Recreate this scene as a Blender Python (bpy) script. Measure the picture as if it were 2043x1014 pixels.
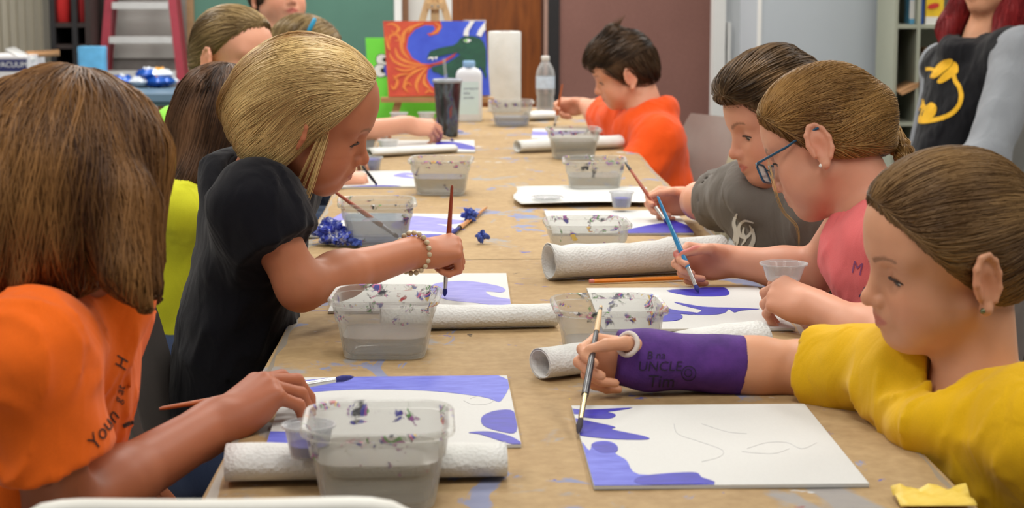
import bpy, bmesh, math, random
import numpy as np
from mathutils import Vector, Matrix
from mathutils.bvhtree import BVHTree
from mathutils.geometry import tessellate_polygon

# ------------------------------------------------------------------ scene reset
for _o in list(bpy.data.objects):
    bpy.data.objects.remove(_o, do_unlink=True)
SC = bpy.context.scene
COL = SC.collection
rng = np.random.default_rng(7)
random.seed(7)

# ------------------------------------------------------------------ camera (calibrated on the table's edges)
FPX, CX, CY = 3800.0, 1021.5, 507.0
TH = math.atan(574 / FPX)
PSI = math.atan(102.5 / FPX * math.cos(TH))
TZ = 0.74                      # table top
CAM = np.array([0.0, 0.0, TZ + 0.5215])
Fw = np.array([math.sin(PSI) * math.cos(TH), math.cos(PSI) * math.cos(TH), -math.sin(TH)])
Rt = np.array([math.cos(PSI), -math.sin(PSI), 0.0])
Up = np.cross(Rt, Fw)
cam_data = bpy.data.cameras.new('camera')
cam_data.sensor_width = 36.0
cam_data.lens = 36.0 * FPX / 2043.0
cam_data.clip_start = 0.05
cam = bpy.data.objects.new('camera', cam_data)
COL.objects.link(cam)
_m = Matrix(((Rt[0], Up[0], -Fw[0], CAM[0]), (Rt[1], Up[1], -Fw[1], CAM[1]), (Rt[2], Up[2], -Fw[2], CAM[2]), (0, 0, 0, 1)))
cam.matrix_world = _m
cam_data.dof.use_dof = True
cam_data.dof.focus_distance = 2.75
cam_data.dof.aperture_fstop = 9.0
SC.camera = cam

# ------------------------------------------------------------------ world, lights, exposure
world = bpy.data.worlds.new('world')
SC.world = world
world.use_nodes = True
world.node_tree.nodes['Background'].inputs[0].default_value = (0.93, 0.96, 1.0, 1)
world.node_tree.nodes['Background'].inputs[1].default_value = 0.22
SC.view_settings.view_transform = 'Standard'
SC.view_settings.look = 'None'
SC.view_settings.exposure = -0.12
SC.view_settings.gamma = 1.0
SC.view_settings.use_curve_mapping = False
CEIL = 2.75
LAMP_W = 30.0
lamp_spots = [(-1.6, 1.2), (0.1, 1.2), (1.8, 1.2), (-1.6, 3.9), (0.1, 3.9), (1.8, 3.9), (-1.6, 6.6), (0.1, 6.6), (1.8, 6.6), (-1.6, 8.3), (0.1, 8.3), (1.8, 8.3)]  # the farthest row is an extra one, added to brighten the background
for (lx, ly) in lamp_spots:
    ld = bpy.data.lights.new('ceiling_lamp_light', 'AREA')
    ld.shape = 'RECTANGLE'; ld.size = 0.56; ld.size_y = 1.16
    ld.energy = LAMP_W * (0.7 if ly < 2 else 1.0); ld.color = (1.0, 0.97, 0.92)
    lo = bpy.data.objects.new('ceiling_lamp_light', ld)
    lo.location = (lx, ly, CEIL - 0.07)
    COL.objects.link(lo)

def ray(px, py):
    return Fw + (px - CX) / FPX * Rt - (py - CY) / FPX * Up
def P(px, py, Y):              # point of the photo's pixel at distance Y down the room
    d = ray(px, py); return CAM + d * (Y / d[1])
def T(px, py, z=TZ):           # point of the photo's pixel on the level z
    d = ray(px, py); return CAM + d * ((z - CAM[2]) / d[2])

# ------------------------------------------------------------------ objects
def tag(o, label=None, cat=None, group=None, kind=None):
    if label: o['label'] = label
    if cat: o['category'] = cat
    if group: o['group'] = group
    if kind: o['kind'] = kind
    return o
def empty(name, loc=(0, 0, 0), label=None, cat=None, group=None, kind=None, rz=0.0):
    o = bpy.data.objects.new(name, None)
    o.empty_display_size = 0.05
    o.location = loc; o.rotation_euler = (0, 0, rz)
    COL.objects.link(o)
    return tag(o, label, cat, group, kind)
def link(name, me, mat=None, parent=None):
    o = bpy.data.objects.new(name, me)
    COL.objects.link(o)
    if mat is not None and len(me.materials) == 0:
        me.materials.append(mat)
    if parent is not None:
        o.parent = parent
        if parent.type == 'EMPTY' or True:
            o.matrix_parent_inverse = Matrix.Identity(4)
    return o
def to_local(V, parent):
    # vertices given in world space -> space of an unrotated parent chain
    off = np.zeros(3)
    p = parent
    while p is not None:
        off += np.array(p.location); p = p.parent
    return V - off
def fastmesh(name, V, Fc, smooth=True, cols=None):
    V = np.asarray(V, dtype=np.float32); 
    me = bpy.data.meshes.new(name)
    if isinstance(Fc, np.ndarray):
        n, k = Fc.shape
        loops = Fc.reshape(-1).astype(np.int32)
        starts = (np.arange(n) * k).astype(np.int32)
    else:
        lens = np.array([len(f) for f in Fc], dtype=np.int32)
        loops = np.fromiter((i for f in Fc for i in f), dtype=np.int32)
        starts = np.concatenate([[0], np.cumsum(lens)[:-1]]).astype(np.int32)
        n = len(Fc)
    me.vertices.add(len(V)); me.vertices.foreach_set('co', V.reshape(-1))
    me.loops.add(len(loops)); me.loops.foreach_set('vertex_index', loops)
    me.polygons.add(n); me.polygons.foreach_set('loop_start', starts)
    if cols is not None:
        a = me.attributes.new('Col', 'FLOAT_COLOR', 'POINT')
        c = np.ones((len(V), 4), dtype=np.float32); c[:, :cols.shape[1]] = cols
        a.data.foreach_set('color', c.reshape(-1))
    me.update(calc_edges=True)
    me.polygons.foreach_set('use_smooth', np.full(n, smooth, dtype=bool))
    return me

class MB:
    """collects simple shapes into one mesh"""
    def __init__(s): s.V = []; s.F = []; s.n = 0
    def add(s, V, F):
        V = np.asarray(V, float)
        s.V.append(V); s.F += [tuple(i + s.n for i in f) for f in F]; s.n += len(V); return s
    def box(s, lo, hi, M=None):
        x0, y0, z0 = lo; x1, y1, z1 = hi
        V = np.array([(x0, y0, z0), (x1, y0, z0), (x1, y1, z0), (x0, y1, z0), (x0, y0, z1), (x1, y0, z1), (x1, y1, z1), (x0, y1, z1)], float)
        if M is not None: V = V @ np.asarray(M[0]).T + M[1]
        return s.add(V, [(0, 3, 2, 1), (4, 5, 6, 7), (0, 1, 5, 4), (1, 2, 6, 5), (2, 3, 7, 6), (3, 0, 4, 7)])
    def tube(s, pts, r, n=10, cap=True):
        pts = np.asarray(pts, float); m = len(pts)
        r = np.broadcast_to(np.asarray(r, float), (m,))
        t = np.gradient(pts, axis=0) if m > 2 else np.repeat((pts[1] - pts[0])[None], m, 0)
        t /= np.linalg.norm(t, axis=1)[:, None] + 1e-12
        u = np.cross(t[0], (0, 0, 1.0)); 
        if np.linalg.norm(u) < 1e-3: u = np.cross(t[0], (1.0, 0, 0))
        u /= np.linalg.norm(u); V = []
        for i in range(m):
            u = u - t[i] * np.dot(u, t[i]); u /= np.linalg.norm(u); w = np.cross(t[i], u)
            a = np.arange(n) * 2 * math.pi / n
            V.append(pts[i] + r[i] * (np.cos(a)[:, None] * u + np.sin(a)[:, None] * w))
        V = np.concatenate(V); F = []
        for i in range(m - 1):
            for j in range(n):
                k = (j + 1) % n
                F.append((i * n + j, i * n + k, (i + 1) * n + k, (i + 1) * n + j))
        if cap:
            F.append(tuple(range(n - 1, -1, -1))); F.append(tuple((m - 1) * n + j for j in range(n)))
        return s.add(V, F)
    def lathe(s, prof, n=24, c=(0, 0, 0), cap=True):
        prof = list(prof); m = len(prof); V = []; F = []
        for (r, z) in prof:
            for j in range(n):
                a = 2 * math.pi * j / n
                V.append((c[0] + r * math.cos(a), c[1] + r * math.sin(a), c[2] + z))
        for i in range(m - 1):
            for j in range(n):
                k = (j + 1) % n
                F.append((i * n + j, i * n + k, (i + 1) * n + k, (i + 1) * n + j))
        if cap:
            F.append(tuple(range(n - 1, -1, -1))); F.append(tuple((m - 1) * n + j for j in range(n)))
        return s.add(V, F)
    def loft(s, rings, cap0=True, cap1=True):
        m = len(rings); n = len(rings[0]); F = []
        for i in range(m - 1):
            for j in range(n):
                k = (j + 1) % n
                F.append((i * n + j, i * n + k, (i + 1) * n + k, (i + 1) * n + j))
        if cap0: F.append(tuple(range(n - 1, -1, -1)))
        if cap1: F.append(tuple((m - 1) * n + j for j in range(n)))
        return s.add(np.concatenate([np.asarray(r, float) for r in rings]), F)
    def sheet(s, G, th=0.0):
        """grid (m,n,3) of points as a sheet with thickness along its normals"""
        G = np.asarray(G, float); m, n, _ = G.shape
        F = [(i * n + j, i * n + j + 1, (i + 1) * n + j + 1, (i + 1) * n + j) for i in range(m - 1) for j in range(n - 1)]
        if th <= 0: return s.add(G.reshape(-1, 3), F)
        du = np.gradient(G, axis=0); dv = np.gradient(G, axis=1)
        N = np.cross(du, dv); N /= np.linalg.norm(N, axis=2)[:, :, None] + 1e-12
        B = G - N * th; k = m * n
        F2 = [(a + k, d + k, c + k, b + k) for (a, b, c, d) in F]
        E = [i * n for i in range(m)], [i * n + n - 1 for i in range(m)], list(range(n)), [(m - 1) * n + j for j in range(n)]
        F3 = []
        for e in E:
            for a, b in zip(e[:-1], e[1:]): F3.append((a, b, b + k, a + k))
        return s.add(np.concatenate([G.reshape(-1, 3), B.reshape(-1, 3)]), F + F2 + F3)
    def build(s, name, mat, parent=None, smooth=False, world=True, recalc=True):
        V = np.concatenate(s.V)
        if parent is not None and world: V = to_local(V, parent)
        me = bpy.data.meshes.new(name)
        me.from_pydata(V.tolist(), [], s.F)
        if recalc:
            bm = bmesh.new(); bm.from_mesh(me); bmesh.ops.recalc_face_normals(bm, faces=bm.faces); bm.to_mesh(me); bm.free()
        if smooth == 'auto':
            me.polygons.foreach_set('use_smooth', np.ones(len(me.polygons), bool))
            me.set_sharp_from_angle(angle=math.radians(38))
        elif smooth:
            me.polygons.foreach_set('use_smooth', np.ones(len(me.polygons), bool))
        me.update()
        return link(name, me, mat, parent)

def rrect(w, d, r, n=5):
    """rounded rectangle outline, ccw, around the origin"""
    r = min(r, w / 2 - 1e-5, d / 2 - 1e-5); P_ = []
    for (cx, cy, a0) in ((w / 2 - r, d / 2 - r, 0), (-w / 2 + r, d / 2 - r, 90), (-w / 2 + r, -d / 2 + r, 180), (w / 2 - r, -d / 2 + r, 270)):
        for i in range(n + 1):
            a = math.radians(a0 + 90 * i / n)
            P_.append((cx + r * math.cos(a), cy + r * math.sin(a)))
    return np.array(P_)
def ring3(poly, z): return np.column_stack([poly, np.full(len(poly), z)])
def rotz(a):
    c, s = math.cos(a), math.sin(a); return np.array([[c, -s, 0], [s, c, 0], [0, 0, 1.0]])
def roty(a):
    c, s = math.cos(a), math.sin(a); return np.array([[c, 0, s], [0, 1.0, 0], [-s, 0, c]])
def rotx(a):
    c, s = math.cos(a), math.sin(a); return np.array([[1.0, 0, 0], [0, c, -s], [0, s, c]])
def unit(v):
    v = np.asarray(v, float); return v / (np.linalg.norm(v) + 1e-12)
def spline(pts, n=8, closed=True):
    """Catmull-Rom through 2-D or 3-D points"""
    p = np.asarray(pts, float); m = len(p); out = []
    rngi = range(m) if closed else range(m - 1)
    for i in rngi:
        if closed: a, b, c, d = p[(i - 1) % m], p[i], p[(i + 1) % m], p[(i + 2) % m]
        else: a, b, c, d = p[max(i - 1, 0)], p[i], p[i + 1], p[min(i + 2, m - 1)]
        for k in range(n):
            t = k / n
            out.append(0.5 * (2 * b + (c - a) * t + (2 * a - 5 * b + 4 * c - d) * t * t + (3 * b - a - 3 * c + d) * t ** 3))
    if not closed: out.append(p[-1])
    return np.array(out)

# ------------------------------------------------------------------ materials (all procedural)
def srgb(r, g, b):
    f = lambda c: (c / 255 / 12.92) if c / 255 <= 0.04045 else ((c / 255 + 0.055) / 1.055) ** 2.4
    return (f(r), f(g), f(b), 1.0)
MATS = {}
class NT:
    def __init__(s, name):
        s.m = bpy.data.materials.new(name); s.m.use_nodes = True
        s.t = s.m.node_tree; s.b = s.t.nodes['Principled BSDF']; s.out = s.t.nodes['Material Output']
    def n(s, typ, **kw):
        nd = s.t.nodes.new(typ)
        for k, v in kw.items():
            if k.startswith('i_'):
                key = k[2:]; key = int(key) if key.isdigit() else key.replace('_', ' ')
                nd.inputs[key].default_value = v
            else: setattr(nd, k, v)
        return nd
    def l(s, a, b): s.t.links.new(a, b)
    def coord(s, scale=(1, 1, 1), kind='Object'):
        tc = s.n('ShaderNodeTexCoord'); mp = s.n('ShaderNodeMapping'); mp.inputs['Scale'].default_value = scale
        s.l(tc.outputs[kind], mp.inputs[0]); return mp.outputs[0]
    def noise(s, vec, scale, detail=3, rough=0.55, dist=0.0):
        nd = s.n('ShaderNodeTexNoise'); nd.inputs['Scale'].default_value = scale; nd.inputs['Detail'].default_value = detail
        nd.inputs['Roughness'].default_value = rough; nd.inputs['Distortion'].default_value = dist
        s.l(vec, nd.inputs['Vector']); return nd.outputs['Fac']
    def ramp(s, fac, stops, interp='LINEAR'):
        r = s.n('ShaderNodeValToRGB'); r.color_ramp.interpolation = interp
        el = r.color_ramp.elements
        while len(el) > 1: el.remove(el[0])
        el[0].position = stops[0][0]; el[0].color = stops[0][1]
        for p, c in stops[1:]:
            e = el.new(p); e.color = c
        s.l(fac, r.inputs[0]); return r.outputs[0]
    def mix(s, fac, a, b, mode='MIX'):
        m = s.n('ShaderNodeMix', data_type='RGBA', blend_type=mode)
        for sock, v in ((m.inputs[0], fac), (m.inputs[6], a), (m.inputs[7], b)):
            if hasattr(v, 'is_linked') or hasattr(v, 'links'): s.l(v, sock)
            elif isinstance(v, (int, float)): sock.default_value = v
            else: sock.default_value = v
        return m.outputs[2]
    def math(s, op, a, b=None):
        m = s.n('ShaderNodeMath', operation=op)
        for i, v in enumerate((a, b)):
            if v is None: continue
            if isinstance(v, (int, float)): m.inputs[i].default_value = v
            else: s.l(v, m.inputs[i])
        return m.outputs[0]
    def bump(s, h, strength, dist=0.002):
        b = s.n('ShaderNodeBump'); b.inputs['Strength'].default_value = strength; b.inputs['Distance'].default_value = dist
        s.l(h, b.inputs['Height']); s.l(b.outputs[0], s.b.inputs['Normal'])
    def base(s, c):
        if hasattr(c, 'links'): s.l(c, s.b.inputs['Base Color'])
        else: s.b.inputs['Base Color'].default_value = c
    def set(s, **kw):
        for k, v in kw.items(): s.b.inputs[k.replace('_', ' ')].default_value = v
W = (1, 1, 1, 1); K = (0, 0, 0, 1)
def scale_c(c, k): return (min(1, c[0] * k), min(1, c[1] * k), min(1, c[2] * k), 1)
def mat(name, c, rough=0.6, var=0.12, nscale=30, bump=0.0, bscale=200, metal=0.0, spec=0.5, stretch=(1, 1, 1), alpha=None, trans=0.0, emit=0.0):
    """plain surface with procedural colour variation and fine relief"""
    if name in MATS: return MATS[name]
    t = NT(name); v = t.coord(stretch)
    f = t.noise(v, nscale, 4)
    t.base(t.ramp(f, [(0.25, scale_c(c, 1 - var)), (0.75, scale_c(c, 1 + var))]))
    t.set(Roughness=rough, Metallic=metal)
    t.b.inputs['Specular IOR Level'].default_value = spec
    if bump: t.bump(t.noise(v, bscale, 3), bump)
    if alpha is not None: t.b.inputs['Alpha'].default_value = alpha
    if trans: t.b.inputs['Transmission Weight'].default_value = trans
    if emit:
        t.b.inputs['Emission Color'].default_value = c; t.b.inputs['Emission Strength'].default_value = emit
    MATS[name] = t.m; return t.m
def fabric(name, c, fold=0.25):
    if name in MATS: return MATS[name]
    t = NT(name); v = t.coord()
    f = t.noise(v, 9, 3); g = t.noise(v, 900, 2)
    cc = t.ramp(f, [(0.3, scale_c(c, 0.94)), (0.7, scale_c(c, 1.05))])
    t.base(t.mix(0.35, cc, t.ramp(g, [(0.3, scale_c(c, 0.8)), (0.7, scale_c(c, 1.15))])))
    t.set(Roughness=0.9); t.b.inputs['Specular IOR Level'].default_value = 0.15
    t.b.inputs['Sheen Weight'].default_value = 0.12
    h = t.math('ADD', t.math('MULTIPLY', t.noise(t.coord((1, 1, .45)), 24, 2, .4, .8), 1.0), t.math('MULTIPLY', g, 0.05))
    t.bump(h, fold * 2, 0.012)
    MATS[name] = t.m; return t.m

# ================================================================== ROOM
BW = 9.2                      # back wall
def xw(px, Y): return float(P(px, 100, Y)[0])
def zw(py, Y): return float(P(919, py, Y)[2])
M_wall = mat('painted_wall', srgb(205, 203, 198), 0.85, 0.03, 3, 0.1, 120)
M_white = mat('white_trim', srgb(222, 222, 220), 0.5, 0.03, 5)
M_ceil = mat('ceiling_tile', srgb(225, 224, 218), 0.9, 0.05, 60, 0.3, 150)
M_floor = mat('floor_vinyl', srgb(128, 126, 124), 0.45, 0.12, 12)

def struct(name, lo, hi, m, parent=None):
    o = MB().box(lo, hi).build(name, m, parent)
    if parent is None: o['kind'] = 'structure'
    return o
X0, X1, Y0 = -3.4, 3.4, -2.2
struct('floor', (X0, Y0, -0.1), (X1, BW + 0.1, 0), M_floor)
ceiling = struct('ceiling', (X0, Y0, CEIL), (X1, BW + 0.1, CEIL + 0.1), M_ceil)
wall_back = struct('wall_back', (X0, BW, 0), (X1, BW + 0.1, CEIL), M_wall)
struct('wall_left', (X0 - 0.1, Y0, 0), (X0, BW + 0.1, CEIL), M_wall)
struct('wall_right', (X1, Y0, 0), (X1 + 0.1, BW + 0.1, CEIL), M_wall)
struct('baseboard_back', (X0, BW - 0.015, 0), (X1, BW, 0.14), mat('grey_base', srgb(120, 118, 116), 0.6))

# ceiling lamps: recessed fluorescent troffers under the area lights; farthest row added as background fill
M_tube = mat('lamp_diffuser', srgb(250, 248, 240), 0.5, 0.02, 5, emit=1.5)
names = ['nearest row left', 'nearest row middle', 'nearest row right', 'middle row left', 'middle row centre', 'middle row right', 'third row left', 'third row centre', 'third row right', 'farthest row left, added to brighten the background', 'farthest row middle, added to brighten the background', 'farthest row right, added to brighten the background']
for (lx, ly), nm in zip(lamp_spots, names):
    t = empty('ceiling_lamp', (lx, ly, CEIL), 'white fluorescent ceiling lamp panel, ' + nm, 'lamp', 'ceiling lamps')
    f = MB()
    for (a, b) in (((-.32, -.62), (-.28, .62)), ((.28, -.62), (.32, .62)), ((-.28, -.62), (.28, -.58)), ((-.28, .58), (.28, .62))):
        f.box((lx + a[0], ly + a[1], CEIL - 0.05), (lx + b[0], ly + b[1], CEIL))
    f.build('frame', M_white, t)
    MB().box((lx - .28, ly - .58, CEIL - 0.03), (lx + .28, ly + .58, CEIL - 0.002)).build('diffuser', M_tube, t)

# chalkboard
M_cb = mat('chalkboard_green', srgb(78, 118, 104), 0.75, 0.10, 4, 0.05, 60)
M_wood = mat('oak_frame', srgb(150, 120, 85), 0.5, 0.2, 12, stretch=(1, 1, 8))
cx0, cx1 = xw(391, BW), xw(788, BW)
t = empty('chalkboard', ((cx0 + cx1) / 2, BW - 0.01, 0.45), 'large green chalkboard with an oak frame on the back wall', 'chalkboard')
MB().box((cx0, BW - 0.03, 0.5), (cx1, BW, 1.9)).build('board', M_cb, t)
for (a, b) in (((cx0 - .035, .46), (cx0, 1.94)), ((cx1, .46), (cx1 + .035, 1.94)), ((cx0, .46), (cx1, .5)), ((cx0, 1.9), (cx1, 1.94))):
    MB().box((a[0], BW - 0.045, a[1]), (b[0], BW, b[1])).build('frame', M_wood if a[0] < cx1 else M_white, t)
MB().box((cx0, BW - 0.1, 0.47), (cx1, BW - 0.03, 0.49)).build('chalk_tray', M_wood, t)
# narrow trim strips between board and door
struct('trim_1', (xw(803, BW), BW - 0.03, 0), (xw(816, BW), BW, 2.2), mat('brown_strip', srgb(120, 84, 58), 0.5))
# wooden door
NTd = NT('wood_door'); v = NTd.coord((7, 7, 0.7)); w = NTd.noise(v, 3.5, 5, 0.6, 1.2)
NTd.base(NTd.ramp(w, [(0.25, srgb(86, 42, 12)), (0.5, srgb(122, 64, 20)), (0.75, srgb(142, 80, 30))])); NTd.set(Roughness=0.4)
d0, d1 = xw(902, BW), xw(1078, BW)
door = struct('door_1', (d0, BW - 0.05, 0), (d1, BW - 0.005, 2.05), NTd.m)
MB().tube([(d0 + .06, BW - 0.05, 1.0), (d0 + .06, BW - 0.11, 1.0), (d0 + .16, BW - 0.11, 1.0)], 0.01).build('door_handle', mat('steel', srgb(170, 170, 170), 0.3, 0.05, metal=1), door, world=False)
struct('trim_2', (xw(1078, BW), BW - 0.07, 0), (xw(1089, BW), BW, 2.12), mat('dark_jamb', srgb(66, 34, 18), 0.5))
struct('trim_3', (xw(888, BW), BW - 0.06, 0), (d0, BW, 2.12), M_white)
# brown fabric partition, on a black post
PY = 8.5
M_part = NT('partition_fabric'); v = M_part.coord(); g = M_part.noise(v, 260, 2); h = M_part.noise(v, 3, 2)
M_part.base(M_part.mix(0.4, M_part.ramp(h, [(0.3, srgb(124, 86, 78)), (0.7, srgb(136, 96, 87))]), M_part.ramp(g, [(0.3, srgb(106, 72, 66)), (0.7, srgb(146, 106, 96))])))
M_part.set(Roughness=0.95); M_part.bump(g, 0.2, 0.001)
p0, p1 = xw(1116, PY), xw(1421, PY)
t = empty('room_divider', ((p0 + p1) / 2, PY + 0.03, 0), 'brown fabric room divider panel with a black post', 'partition')
MB().box((p0, PY, 0.08), (p1, PY + 0.05, 2.1)).build('panel', M_part.m, t)
M_black = mat('black_metal', srgb(30, 28, 30), 0.4, 0.1)
MB().box((xw(1093, PY), PY - 0.01, 0), (p0, PY + 0.06, 2.12)).build('post', M_black, t)
MB().box((xw(1086, PY), PY + 0.0, 0), (xw(1093, PY), PY + 0.05, 2.12)).build('edge_strip', mat('pink_strip', srgb(170, 136, 122), 0.6), t)
MB().box((p0, PY - 0.005, 2.1), (p1, PY + 0.055, 2.13)).build('top_rail', M_black, t)
for xx in (p0 + .1, p1 - .1): MB().box((xx - .03, PY - .2, 0), (xx + .03, PY + .25, 0.08)).build('foot', M_black, t)
# white door frame with a grey door right of it
WY = 8.3
struct('trim_4', (xw(1423, WY), WY, 0), (xw(1447, WY), WY + 0.1, 2.3), M_white)
M_gdoor = mat('pale_grey_door', srgb(196, 200, 204), 0.5, 0.03, 3)
struct('wall_side', (xw(1447, WY), WY + 0.06, 0), (xw(1570, WY), WY + 0.12, 2.3), M_gdoor)
struct('trim_5', (xw(1487, WY), WY + 0.03, 0), (xw(1503, WY), WY + 0.06, 2.3), M_white)
struct('trim_6', (xw(1452, WY), WY + 0.02, 0.8), (xw(1459, WY), WY + 0.06, 1.02), M_white)
# tall grey cabinet
GY = 7.2
g0, g1 = xw(1518, GY), xw(1786, GY)
t = empty('tall_cabinet', ((g0 + g1) / 2, GY + .3, 0), 'tall smooth grey-blue storage cabinet behind the pupils', 'cabinet')
M_gcab = mat('grey_cabinet', srgb(176, 184, 192), 0.45, 0.02, 4)
MB().box((g0, GY, 0.06), (g1, GY + 0.55, 1.95)).build('body', M_gcab, t)
MB().box((g0 + .03, GY + .03, 0), (g1 - .03, GY + 0.5, 0.06)).build('plinth', M_black, t)
MB().box((g0 - .012, GY - .004, 0.06), (g0, GY + 0.02, 1.95)).build('edge_strip', M_white, t)
# open shelf unit
SY = 6.85
M_shelf = mat('pale_green_shelf', srgb(158, 162, 146), 0.6, 0.05, 6)
s0, s1, sm = xw(1787, SY), xw(1990, SY), xw(1832, SY)
t = empty('shelf_unit', ((s0 + s1) / 2, SY + .15, 0), 'pale grey-green open shelf unit beside the tall grey cabinet', 'shelf')
MB().box((s0, SY + 0.28, 0.1), (s1, SY + 0.3, 1.9)).build('back_panel', M_shelf, t)
for xx, nm in ((s0, 'side_panel'), (sm, 'divider'), (s1, 'side_panel')):
    MB().box((xx - .006, SY, 0.0), (xx + .006, SY + 0.3, 1.9)).build(nm, M_shelf, t)
zs1, zs0 = zw(50, SY), zw(246, SY)
for z in (zs0, zs1, zs1 + .36, 1.89, .12): MB().box((s0 + .001, SY + .003, z - .014), (s1 - .001, SY + 0.279, z)).build('shelf', M_shelf, t)
def carton(name, px0, px1, ytop, zb, Y, m, label, band=None, bandm=None, d=.08):
    a, b = xw(px0, Y), xw(px1, Y); zt = zw(ytop, Y)
    t = empty(name, ((a + b) / 2, Y + d / 2, zb), label, 'box')
    MB().box((a, Y, zb + .001), (b, Y + d, zt)).build('body', m, t)
    h = zt - zb
    if band:
        for (f0, f1, bm_) in band: MB().box((a - .001, Y - .001, zb + h * f0), (b + .001, Y + .002, zb + h * f1)).build('print', bm_, t)
    return t
M_blue = mat('print_blue', srgb(32, 86, 170), 0.5); M_yel = mat('print_yellow', srgb(236, 196, 40), 0.5); M_lb = mat('print_light_blue', srgb(96, 170, 214), 0.5)
M_red = mat('print_red', srgb(196, 48, 40), 0.5); M_card = mat('cardboard', srgb(168, 126, 86), 0.85, 0.1, 20)
carton('product_box', 1813, 1833, -60, zs1, SY + .05, M_lb, 'light blue and white product box on the upper shelf', [(.1, .45, M_white)])
carton('product_box', 1834, 1842, -60, zs1, SY + .05, M_blue, 'narrow dark blue box on the upper shelf')
tt = carton('product_box', 1845, 1880, -80, zs1, SY + .03, M_yel, 'yellow carton with a red oval on the upper shelf', [(0, .12, M_white)])
c = P(1862, 12, SY + .028); o = MB().add([(c[0] + .022 * math.cos(a), SY + .026, c[2] + .010 * math.sin(a) + .004 * math.cos(a)) for a in np.linspace(0, 2 * math.pi, 24, endpoint=False)], [tuple(range(24))]).build('print', M_red, tt)
carton('cardboard_box', 1846, 1880, 98, zs0 + .13, SY + .04, M_card, 'brown cardboard box on the lower shelf', [(.15, .6, mat('kraft_label', srgb(200, 170, 130), .8))], d=.15)
o = MB().box((xw(1846, SY) - .002, SY + .02, zs0), (xw(1900, SY), SY + .25, zs0 + .128)).build('storage_tray', M_shelf); tag(o, 'pale tray under the cardboard box on the lower shelf', 'tray')
q = [P(1793, 183, SY - .03), P(1833, 163, SY + .0), P(1833, 174, SY + .0), P(1800, 190, SY - .03)]
o = MB().add(np.concatenate([q, np.array(q) + (0.0, .16, 0.0)]), [(0, 1, 2, 3), (4, 7, 6, 5), (0, 4, 5, 1), (1, 5, 6, 2), (2, 6, 7, 3), (3, 7, 4, 0)]).build('cardboard_flap', M_card)
tag(o, 'flat piece of cardboard sticking out of the shelf unit', 'cardboard')

# ---- left background: folding curtain door, storage rack, ladder, snack table
M_beige = mat('beige_vinyl', srgb(206, 200, 186), 0.6, 0.04, 6)
a0, a1 = xw(-40, BW), xw(104, BW)
t = empty('door_2', ((a0 + a1) / 2, BW - .05, 0), kind='structure')
n = 9
for i in range(n):
    xa = a0 + (a1 - a0) * i / n; xb = a0 + (a1 - a0) * (i + 1) / n; xm = (xa + xb) / 2
    MB().add([(xa, BW - .04, 0), (xm, BW - .09, 0), (xb, BW - .04, 0), (xb, BW - .02, 0), (xa, BW - .02, 0), (xa, BW - .04, 2.2), (xm, BW - .09, 2.2), (xb, BW - .04, 2.2), (xb, BW - .02, 2.2), (xa, BW - .02, 2.2)],
             [(0, 1, 6, 5), (1, 2, 7, 6), (2, 3, 8, 7), (3, 4, 9, 8), (4, 0, 5, 9), (0, 4, 3, 2, 1), (5, 6, 7, 8, 9)]).build('slat', M_beige, t)
# dark rack with red bundle
RY = 8.75
r0, r1 = xw(103, RY), xw(180, RY)
t = empty('storage_rack', ((r0 + r1) / 2, RY + .2, 0), 'dark storage rack between the folding door and the ladder', 'shelf')
M_dark = mat('dark_brown', srgb(40, 27, 24), 0.6, 0.2)
MB().box((r0, RY + .38, 0), (r1, RY + .4, 1.8)).build('back_panel', M_dark, t)
for xx in (r0 + .008, (r0 + r1) / 2 + .02, r1 - .008): MB().box((xx - .012, RY, 0), (xx + .012, RY + .38, 1.8)).build('upright', M_black if xx < r1 - .02 else M_dark, t)
for z in (.35, zw(88, RY), zw(45, RY), 1.4): MB().box((r0 + .001, RY + .006, z - .02), (r1 - .001, RY + .378, z)).build('shelf', M_dark, t)
# ladder
LY = 8.98
t = empty('step_ladder', (xw(287, LY), LY, 0), 'red step ladder with grey metal treads leaning in front of the wall', 'ladder')
M_lred = mat('ladder_red', srgb(150, 44, 60), 0.5, 0.1); M_alu = mat('aluminium', srgb(205, 205, 204), 0.4, 0.05, metal=0.3)
def lad(px, z): 
    # rails spread towards the floor
    return xw(px, LY)
ztop, zbot = 1.6, 0.0
zA, zB = zw(0, LY), zw(150, LY)
def railx(pxA, pxB, z): return xw(pxA, LY) + (xw(pxB, LY) - xw(pxA, LY)) * (zA - z) / (zA - zB)
for (pa, pb) in ((222, 207), (348, 363)):
    xs = [railx(pa, pb, z) for z in (zbot, ztop)]
    r = [[(x - .018, LY - .04 + yo, z), (x + .018, LY - .04 + yo, z), (x + .018, LY + .04 + yo, z), (x - .018, LY + .04 + yo, z)] for x, z, yo in ((xs[0], zbot, -.10), (xs[1], ztop, .06))]
    MB().loft(r).build('rail', M_lred, t)
    r = [[(x - .014, LY - .02 + yo, z), (x + .014, LY - .02 + yo, z), (x + .014, LY + .02 + yo, z), (x - .014, LY + .02 + yo, z)] for x, z, yo in ((xs[0], zbot, .03), (xs[1], ztop, .165))]
    MB().loft(r).build('rear_rail', M_lred, t)
dz = (zw(4, LY) - zw(72, LY))
for k in range(-3, 5):
    z = zw(72, LY) + k * dz
    if z < .1 or z > 1.55: continue
    yo = -.10 + .16 * z / ztop
    MB().box((railx(222, 207, z) + .018, LY - .055 + yo, z - .03), (railx(348, 363, z) - .018, LY + .05 + yo, z)).build('tread', M_alu, t)
MB().box((railx(222, 207, ztop) - .03, LY - .02, ztop), (railx(348, 363, ztop) + .03, LY + .19, ztop + .04)).build('top_cap', M_lred, t)
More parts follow.
